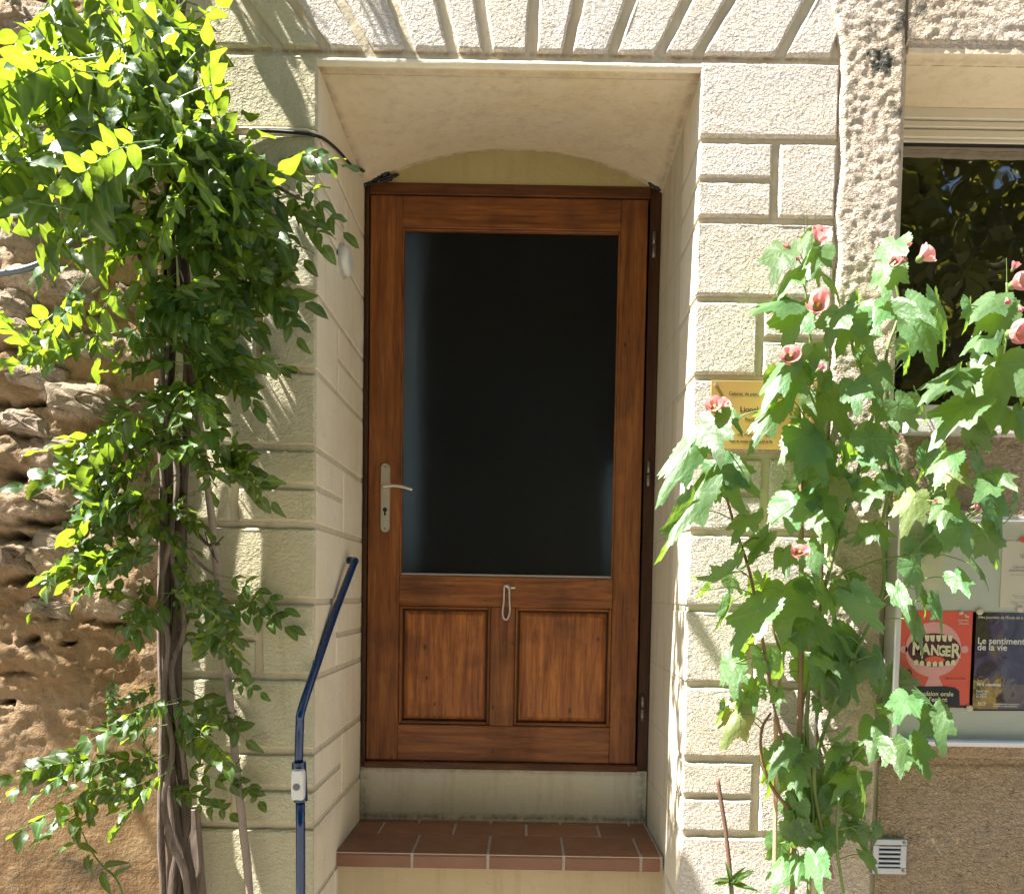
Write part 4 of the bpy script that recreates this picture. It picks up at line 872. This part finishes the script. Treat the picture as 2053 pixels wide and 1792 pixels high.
# ---- flowering mallow bush on the right
MBU = empty('flowering_bush', (.75, -.1, 0), 'leafy bush with lobed green leaves and pink flowers right of the door', 'bush')
def mallow_mesh(seed, droop=.35, fold=.12, curl=0):
    r = random.Random(seed); NA, NR = 60, 5; vs = [(0, 0, 0)]; vein = [1.0]; fs = []
    lob = [(0, 1.0, .46), (.92+r.uniform(-.1, .1), .80, .46), (-.92+r.uniform(-.1, .1), .80, .46), (1.85, .62, .6), (-1.85, .62, .6)]
    ph = r.uniform(0, 6)
    for j in range(1, NR+1):
        t = j/NR
        for i in range(NA):
            a = -pi+2*pi*(i+.5)/NA
            rad = .60
            for (c0, h, w) in lob: rad = max(rad, h*exp(-((a-c0)/w)**2*.9))
            back = max(0, (abs(a)-2.45)/.69); rad *= (1-.75*back)
            if j == NR: rad *= 1+.045*(1 if i % 2 else -1)+r.uniform(-.03, .03)
            rr_ = rad*t; x_, y_ = rr_*cos(a), rr_*sin(a)
            dv = min(abs(a-c0) for c0, h, w in lob)
            rid = .035*min(1, dv/.35)*rr_
            z_ = -droop*(max(0, x_)**2)*.9-fold*abs(y_)*1.4-curl*y_*y_*1.2+rid+.035*sin(7*x_+ph)*sin(6*y_+ph)+.006*r.uniform(-1, 1)*t
            vs.append((x_, y_, z_)); vein.append(max(0, 1-dv/.11) if rr_ < .95*rad+1 else 0)
    for i in range(NA): fs.append((0, 1+i, 1+(i+1) % NA))
    for j in range(NR-1):
        for i in range(NA): fs.append((1+j*NA+i, 1+(j+1)*NA+i, 1+(j+1)*NA+(i+1) % NA, 1+j*NA+(i+1) % NA))
    me = bpy.data.meshes.new('leaf'); me.from_pydata(vs, [], fs); set_vein(me, vein); me.update(); me.polygons.foreach_set('use_smooth', [True]*len(me.polygons)); return me
MM = [mallow_mesh(i, *q_) for i, q_ in enumerate([(.3, .06, 0), (.5, .16, .1), (.2, .22, .1), (.6, .1, .2), (.35, .04, -.1), (.4, .3, 0)])]
MMY = [mm.copy() for mm in MM[:3]]
for mm in MM: mm.materials.append(ML)
for mm in MMY: mm.materials.append(MY)
A_ = lambda x, y: (x*.2158+1473.6, y*.2158+442.1)
B_ = lambda x, y: (x*.372+1289.4, y*.372+589.4)
C_ = lambda x, y: (x*.372+1289.4, y*.372+1178.9)
G_ = {'A': (A_, .2158), 'B': (B_, .372), 'C': (C_, .372)}
LV = [('A',690,130,590,270,80,'D'),('A',700,150,640,330,90,'L'),('A',770,280,660,500,230,'L'),('A',740,430,840,600,170,'D'),('A',440,290,340,560,110,'L'),('A',500,500,370,720,250,'L'),('A',470,740,110,780,150,'L'),('A',450,760,300,850,150,'D'),('A',560,850,470,1200,400,'L'),('A',900,560,1060,780,130,'D'),('A',950,870,840,1150,150,'L'),('A',1080,900,930,1200,170,'L'),('A',1130,740,1040,900,150,'T'),('A',1290,800,1300,1050,330,'L'),('A',1440,460,1400,720,300,'L'),('A',1480,230,1390,460,140,'L'),('A',1210,1020,1270,1240,230,'L'),('A',740,1170,740,1340,260,'L'),('A',600,1340,560,1450,200,'T'),('A',450,1380,190,1750,90,'L'),('A',530,1430,460,1740,240,'L'),('A',720,1390,700,1500,180,'L'),('A',830,1440,830,1600,90,'L'),('A',870,1480,900,1620,110,'D'),
('B',980,545,1160,740,260,'L'),('A',1110,1540,1150,1790,270,'L'),('A',1320,1410,1350,1700,200,'L'),('A',1380,1420,1460,1620,200,'D'),('A',1220,1220,1320,1420,230,'D'),('A',1300,1240,1400,1340,160,'D'),
('B',1430,300,1440,440,200,'T'),('B',1500,150,1610,420,160,'D'),('B',1590,60,1680,330,120,'D'),('B',1440,40,1590,160,150,'L'),('B',1920,80,1890,260,220,'L'),('B',1880,20,1760,140,100,'L'),('B',1830,240,1780,330,150,'L'),('B',1680,420,1480,540,130,'L'),('B',1680,450,1590,600,110,'T'),('B',1900,400,1880,680,340,'L'),('B',1740,600,1530,790,220,'L'),('B',1800,740,1890,860,150,'D'),('B',1940,290,1960,370,150,'T'),('B',1760,60,1780,200,90,'T'),
('B',700,620,550,840,92,'L'),('B',730,560,610,690,70,'T'),('B',860,770,850,980,240,'L'),('B',880,770,1050,1005,200,'L'),('B',385,700,400,920,190,'L'),('B',450,630,550,750,80,'L'),('B',420,950,540,1180,200,'L'),('B',410,950,350,1080,160,'L'),('B',460,940,640,1080,160,'L'),('B',250,830,40,1135,85,'L'),('B',290,1070,90,1380,94,'L'),('B',240,1180,80,1490,60,'T'),('B',810,1110,800,1290,290,'L'),('B',640,1200,600,1290,100,'T'),('B',560,1210,470,1330,120,'L'),('B',960,970,890,1060,80,'L'),('B',1060,1030,1090,1150,140,'Y'),('B',1230,780,1410,950,150,'L'),('B',1180,880,1290,940,90,'L'),('B',1330,1000,1480,1060,150,'D'),('B',1240,1040,1180,1150,130,'L'),('B',960,1120,1110,1200,180,'D'),('B',1010,1250,1080,1400,200,'D'),('B',1250,1250,1340,1350,170,'L'),('B',1640,880,1560,1000,100,'L'),('B',1670,930,1660,1090,160,'Y'),('B',1780,820,1850,900,120,'D'),('B',1800,900,1830,1010,120,'D'),('B',1460,1100,1420,1280,170,'Y'),('B',1620,1130,1600,1270,150,'L'),('B',1900,970,2030,1050,110,'L'),('B',1870,1020,1800,1090,120,'L'),('B',2020,1120,2010,1260,120,'D'),('B',1870,1100,1980,1330,160,'D'),('B',1690,1250,1800,1430,220,'D'),('B',1840,1290,1950,1500,110,'D'),('B',1800,1470,1900,1600,80,'D'),('B',1460,1470,1560,1630,200,'D'),('B',1690,1520,1770,1634,110,'L'),('B',900,1370,960,1530,130,'L'),('B',760,1390,770,1510,130,'L'),('B',650,1330,560,1520,170,'D'),('B',640,1320,560,1440,110,'L'),('B',520,1400,480,1500,120,'T'),('B',450,1510,300,1600,200,'D'),('B',480,1530,560,1620,150,'D'),('B',920,1200,950,1290,100,'L'),('B',1110,1550,1230,1634,150,'D'),('B',880,1550,1000,1634,180,'D'),('B',1380,600,1500,740,140,'D'),('B',1300,620,1380,720,110,'L'),('B',2040,560,2053,640,80,'D'),('B',2000,650,2060,800,150,'T'),('B',1120,1060,1060,1160,120,'D'),('B',1180,1300,1100,1360,120,'D'),('B',1420,1000,1520,1120,150,'D'),('B',1520,880,1540,1010,110,'D'),('B',1350,860,1400,980,120,'D'),('B',900,1080,930,1180,100,'D'),
('C',760,20,740,250,330,'L'),('C',620,120,440,350,210,'L'),('C',460,90,400,240,70,'D'),('C',350,10,290,70,80,'T'),('C',980,0,1120,210,150,'D'),('C',1150,60,1310,270,140,'D'),('C',900,180,1040,350,170,'L'),('C',850,200,780,330,150,'D'),('C',640,370,650,530,150,'D'),('C',740,390,720,580,170,'D'),('C',1060,270,1240,420,220,'D'),('C',560,300,470,430,130,'D'),('C',480,410,480,600,110,'L'),('C',600,510,600,650,120,'L'),('C',440,640,420,760,80,'T'),('C',540,600,530,740,120,'D'),('C',520,680,420,890,110,'Y'),('C',720,560,730,670,80,'L'),('C',960,420,1000,620,150,'D'),('C',940,620,950,720,90,'D'),('C',1100,450,1190,640,100,'D'),('C',1240,740,1220,930,160,'L'),('C',1420,600,1360,720,170,'L'),('C',1570,690,1640,910,180,'L'),('C',1350,850,1400,1030,160,'L'),('C',1450,850,1560,1040,190,'L'),('C',1290,640,1350,700,80,'L'),('C',1500,570,1600,660,50,'D'),('C',1080,800,1000,870,130,'D'),('C',1030,870,970,950,90,'L'),('C',760,850,660,1010,160,'L'),('C',830,860,860,1080,220,'D'),('C',820,1000,850,1140,110,'L'),('C',1090,950,1060,1030,180,'D'),('C',1140,1000,1020,1090,170,'L'),('C',1180,1050,1230,1250,110,'T'),('C',1080,1120,1090,1220,150,'D'),('C',900,1230,870,1350,160,'D'),('C',1260,1290,1270,1410,160,'D'),('C',980,1420,1000,1580,180,'D'),('C',930,1460,940,1640,130,'L'),('C',750,1500,680,1640,120,'L'),('C',840,1470,830,1600,90,'L'),('C',1200,1440,1300,1565,90,'D'),('C',1460,170,1545,390,60,'D'),('C',1600,80,1640,260,120,'D'),('C',1370,20,1440,170,80,'L'),('C',1290,380,1350,600,60,'T'),('C',960,380,1060,450,80,'L'),('C',1130,880,1200,980,110,'D'),('C',1290,850,1340,960,110,'D'),('C',1500,20,1560,160,120,'D')]
NRM = {'L': (-.38, -.62, .68), 'D': (.55, -.80, .12), 'T': (.45, -.55, -.65), 'Y': (-.1, -.8, .5)}
petb = []
for (z_, ax, ay, tx, ty, w, kd) in LV:
    f, sc = G_[z_]; pb = f(ax, ay); pt = f(tx, ty)
    rr_ = random.Random(ax*7+ay)
    xs_ = (pb[0]+pt[0])/2; Yb = -.06-.07*rr_.random()-(.05 if kd in 'LYT' else 0)
    if xs_ < 1440 and pb[1] < 1300: Yb -= .07
    if xs_ > 1800: Yb -= .10
    p0 = P(*pb, Yb); p1 = P(*pt, Yb-(.045 if kd in 'LY' else .005)-.02*rr_.random())
    L = (p1-p0).length; Wd = w*sc/F*(DIST+Yb)*1.0
    nk = 'T' if kd == 'D' and rr_.random() < .42 else kd
    n = Vector(NRM[nk])+Vector((rr_.gauss(0, .16), rr_.gauss(0, .12), rr_.gauss(0, .16)))
    me = rr_.choice(MMY if kd == 'Y' else MM)
    L = max(L, Wd*.62)*.9; Wd *= .88
    inst('leaf', me, Matrix.Translation(p0) @ basis(p1-p0, n, L*1.0, max(Wd/1.1, L*(.64 if w > 95 else .42)), (L+Wd)*.5), MBU); petb.append(p0)
# a few more leaves behind, near the wall
for i in range(46):
    px_, py_ = random.choice([(1640, 900), (1700, 1000), (1680, 1150), (1760, 1080), (1640, 1260), (1700, 1330), (1600, 1560), (1660, 1650), (1850, 980), (1760, 820), (1600, 1050), (1560, 1180), (1740, 930), (1860, 1080), (1640, 820), (1720, 760)]); px_ += random.gauss(0, 45); py_ += random.gauss(0, 50)
    p0 = P(px_, py_, random.uniform(-.09, -.04)); s_ = random.uniform(.06, .10)
    inst('leaf', random.choice(MM), Matrix.Translation(p0) @ basis((random.gauss(0, .5), random.uniform(-.2, .2), -1), (random.gauss(.1, .5), -.8, random.gauss(.0, .5)), s_, s_*.85, s_), MBU)
for i in range(16):
    p0 = P(random.uniform(1560, 1730), random.uniform(1480, 1740), random.uniform(-.12, -.05)); s_ = random.uniform(.045, .085)
    inst('leaf', random.choice(MM), Matrix.Translation(p0) @ basis((random.gauss(0, .6), random.uniform(-.2, .1), -1), (random.gauss(-.2, .4), -.7, random.gauss(.4, .4)), s_, s_*.85, s_), MBU); petb.append(p0)
# stems
st = [([('C',790,1900),('C',800,1640),('C',822,1150),('C',850,450),('B',852,1300),('B',850,980),('B',858,620)], -.06, .0085, CANE),
      ([('C',730,1900),('C',705,1600),('C',712,1000),('C',716,680),('C',740,380),('C',690,200)], -.05, .0055, CANE),
      ([('C',800,1200),('C',700,1080),('C',640,920),('C',640,760),('C',690,670)], -.09, .005, STEMB),
      ([('C',800,900),('C',730,740),('B',600,1620),('B',560,1450),('B',500,1270),('B',440,1060),('B',400,900),('B',395,680)], -.12, .0045, STEMB),
      ([('C',880,1900),('C',900,1500),('C',915,1150),('C',880,760),('C',920,300),('B',1000,1500),('B',1100,1150),('B',1200,800),('B',1240,560),('B',1130,300),('B',1140,120)], -.06, .006, STEM),
      ([('C',960,1300),('C',920,1000),('C',1000,700),('C',1120,400),('B',1290,1600),('B',1290,1230),('B',1350,1000),('B',1340,800),('B',1310,350),('B',1380,100),('A',1480,500),('A',1500,350)], -.07, .0055, STEM),
      ([('B',1290,1230),('B',1560,1080),('B',1700,900),('B',1820,600),('B',1940,330),('B',1960,60),('B',1960,-60)], -.16, .0045, STEM),
      ([('C',1080,1640),('C',1045,1400),('C',1050,1200),('C',1080,1000),('C',1180,850),('C',1300,700),('C',1400,600)], -.1, .004, STEM),
      ([('C',1020,1560),('C',960,1250),('C',900,1000)], -.05, .005, CANE),
      ([('B',858,700),('B',880,500),('B',900,250),('B',880,60),('A',655,650),('A',640,300),('A',700,110)], -.07, .0035, STEM),
      ([('B',1000,1540),('B',1250,1440),('B',1430,1400),('B',1560,1290),('B',1640,1230),('B',1760,1240)], -.1, .003, STEM),
      ([('C',850,1300),('C',835,900),('C',860,600),('C',900,450)], -.03, .0075, CANE)]
spt = []
for pts, Y_, r_, mm in st:
    w_ = [P(*G_[q_[0]][0](q_[1], q_[2]), Y_) for q_ in pts]; n = len(w_)
    MB().tube(w_, [r_*(1-.45*i/n) for i in range(n)], 7, 5, .06).out('stem', mm, MBU, True)
    for i in range(n-1):
        for t in (0, .25, .5, .75): spt.append(w_[i].lerp(w_[i+1], t))
pm = MB()
for p0 in petb:
    best = min(spt, key=lambda s_: (s_-p0).length+max(0, s_.z-p0.z)*.7)
    if (best-p0).length < .28 and (best-p0).length > .01:
        mid_ = (p0+best)/2+Vector((0, -.01, .012)); pm.tube([best, mid_, p0], [.0018, .0015, .0013], 5, 3, cap=False)
for _ in range(40):
    b0_ = random.choice(spt); d_ = Vector((random.gauss(0, .5), random.uniform(-.4, 0), random.uniform(-.1, .8))).normalized()*random.uniform(.03, .08); pm.tube([b0_, b0_+d_*.5+Vector((0, 0, .004)), b0_+d_], [.0013, .001, .0008], 4, 2, cap=False)
tag(pm.out('leaf_stalks', STEM, MBU, True), kind='stuff')
# flowers
def flower_meshes():
    m = MB(); N_ = 6
    v = []; f = []
    for j in range(5):
        for i in range(6):
            t = j/4; a = (i/5-.5)*1.75; rad = .18+.85*sin(t*1.5)*(1-.10*abs(a)); z = 1.25*t**.8-.25*t*t*abs(a)+.03*sin(i*3+j)
            v.append((rad*cos(a)*(.9 if t < 1 else .92), rad*sin(a), z))
    for j in range(4):
        for i in range(5): f.append((j*6+i, j*6+i+1, j*6+7+i, j*6+6+i))
    m.add(v, f); return m.mesh('petal')
PET = flower_meshes(); PET.materials.append(PETAL); PET.polygons.foreach_set('use_smooth', [True]*len(PET.polygons))
PET2 = PET.copy(); PET2.materials.clear(); PET2.materials.append(PBUD)
CAL = MB().tube([(0, 0, -.25), (0, 0, 0), (0, 0, .35), (0, 0, .5)], [.1, .38, .42, .25], 8, 2).mesh('calyx'); CAL.materials.append(STEM); CAL.polygons.foreach_set('use_smooth', [True]*len(CAL.polygons))
STA = MB().tube([(0, 0, 0), (0, 0, .7), (0, 0, .95)], [.06, .1, .14], 6, 2).mesh('stamen'); STA.materials.append(simple('stamen_yellow', (.6, .35, .08), .6))
GE = lambda x, y: (x*.3906+1796, y*.3906+184.2)
fl = [(A_(790, 150), 16, (.2, -.6, .5), 0), (A_(490, 240), 9, (-.6, -.4, .2), 1), (A_(770, 785), 19, (-.2, -.9, .1), 0), (A_(510, 1262), 15, (-.1, -1, .1), 0), (A_(790, 1370), 11, (.4, -.5, .5), 1), (A_(1490, 395), 10, (-.5, -.6, .1), 0), (GE(150, 840), 15, (.7, -.5, .5), 0), (GE(622, 980), 15, (.3, -.8, .2), 0), (GE(612, 1240), 18, (.2, -.9, -.2), 0), (GE(570, 1070), 9, (-.3, -.5, -.8), 1), (GE(640, 1110), 9, (.1, -.5, -.8), 1), (GE(65, 790), 8, (.1, -.5, .8), 1), (GE(35, 870), 10, (.3, -.6, .3), 1), (B_(385, 610), 14, (-.3, -.8, .3), 0), (B_(432, 592), 10, (.3, -.6, .6), 0), (B_(842, 1390), 13, (-.2, -.8, .3), 0), (B_(1790, 1145), 9, (.6, -.5, .2), 1), (B_(1580, 1118), 7, (-.5, -.6, .3), 1), (A_(580, 360), 6, (0, -1, 0), 1), (GE(610, 895), 11, (.3, -.4, .8), 1)]
for (pp_, r_, d_, bud) in fl:
    Y_ = -.20 if pp_[0] < 1850 else -.31
    c_ = P(*pp_, Y_); s_ = 1.22*r_/F*(DIST+Y_)*(1.0 if bud else 1.15); ff = empty('flower', c_); ff.parent = MBU
    d_ = Vector(d_).normalized(); M0 = basis(d_.orthogonal(), d_, s_*(.6 if bud else 1), s_*(.6 if bud else 1), s_)
    ff.location = c_-MBU.location-d_*s_*.6
    for j in range(5):
        o = bpy.data.objects.new('petal', PET2 if bud else PET); COL.objects.link(o); o.parent = ff; o.matrix_local = M0 @ Matrix.Rotation(2*pi*j/5, 4, 'Z') @ Matrix.Rotation(random.uniform(-.25, .15), 4, 'Y')
    o = bpy.data.objects.new('calyx', CAL); COL.objects.link(o); o.parent = ff; o.matrix_local = M0
    if not bud: o = bpy.data.objects.new('stamen', STA); COL.objects.link(o); o.parent = ff; o.matrix_local = M0
# stakes beside the bush
STK = MB().tube([P(*C_(480, 1800), -.14), P(*C_(478, 1640), -.14), P(*C_(447, 1320), -.14), P(*C_(425, 1180), -.14), P(*C_(402, 1022), -.14)], [.0056, .0056, .005, .0054, .0045], 9, 4, .04).out('bamboo_stake', simple('bamboo_dark', (.15, .085, .06), .6, 0, .3, .001, .3), None, True)
tag(STK, 'bare reddish bamboo stake leaning in front of the right pier', 'stake')
SK2 = MB().tube([P(*C_(700, 1800), -.08), P(*C_(706, 1640), -.08), P(*C_(712, 1300), -.08), P(*C_(716, 900), -.08), P(*C_(714, 700), -.08)], .0055, 8, 3, .05).out('bamboo_stake', simple('bamboo_pale', (.5, .36, .2), .5, 0, .4, .001, .25), None, True)
tag(SK2, 'thin upright pale bamboo stake in the left side of the flowering bush', 'stake')
# small weed
WE = empty('weed', P(*C_(480, 1700), -.2), 'small pale weed with narrow leaves at the foot of the right pier', 'plant')
for i in range(11):
    p0 = P(*C_(470+random.gauss(0, 12), 1590+random.gauss(0, 12)), -.2); a = random.uniform(-.3, pi+.3); d_ = Vector((cos(a), random.uniform(-.6, .2), sin(a)*.8))
    inst('leaf', random.choice(SL), Matrix.Translation(p0) @ basis(d_, (0, -.6, .8), random.uniform(.7, 1), .55, 1), WE)
q0 = P(*C_(470, 1590), -.2); MB().tube([(q0.x, -.2, q0.z-.5), (q0.x+.01, -.2, q0.z-.2), q0], .003, 6, 3).out('stem', STEM, WE, True)

# ------------------------------------------------------------------ garden across the lane (mirrored in the window)
def garden():
    n = 30000; r2 = np.random.default_rng(3)
    cx = r2.uniform(-7, 10, 170); cz = r2.uniform(.4, 9.2, 170); cy = r2.uniform(-9.5, -7.0, 170); cr = r2.uniform(.5, 1.2, 170)
    i = r2.integers(0, 170, n); d = r2.normal(size=(n, 3)); d /= np.linalg.norm(d, axis=1)[:, None]; rr_ = cr[i]*r2.uniform(.5, 1, n)**.5
    c = np.stack([cx[i], cy[i], cz[i]], 1)+d*rr_[:, None]; c = c[c[:, 2] > .02]; n = len(c)
    a = r2.normal(size=(n, 3)); a /= np.linalg.norm(a, axis=1)[:, None]; b = np.cross(a, r2.normal(size=(n, 3))); b /= np.linalg.norm(b, axis=1)[:, None]
    s = r2.uniform(.12, .26, n)[:, None]
    v = np.stack([c-a*s, c+b*s*.45, c+a*s, c-b*s*.45], 1).reshape(-1, 3)
    me = bpy.data.meshes.new('f'); me.from_pydata(v.tolist(), [], np.arange(4*n).reshape(-1, 4).tolist()); set_vein(me, np.zeros(4*n, dtype=np.float32)); return me
gk = leafmat('garden_leaf', (.15, .16, .03), (.15, .16, .04), (.45, .45, .04), .4, .5, .4)
tag(link('garden_foliage', garden(), gk), kind='stuff')
bm_ = MB(); bm_.box(-12, 14, -11.4, -11, 0, 8.6); tag(bm_.out('garden_wall', simple('dark_garden_wall', (.06, .055, .04), .9)), 'dark wall behind the garden foliage across the lane, seen only mirrored in the window', 'wall')
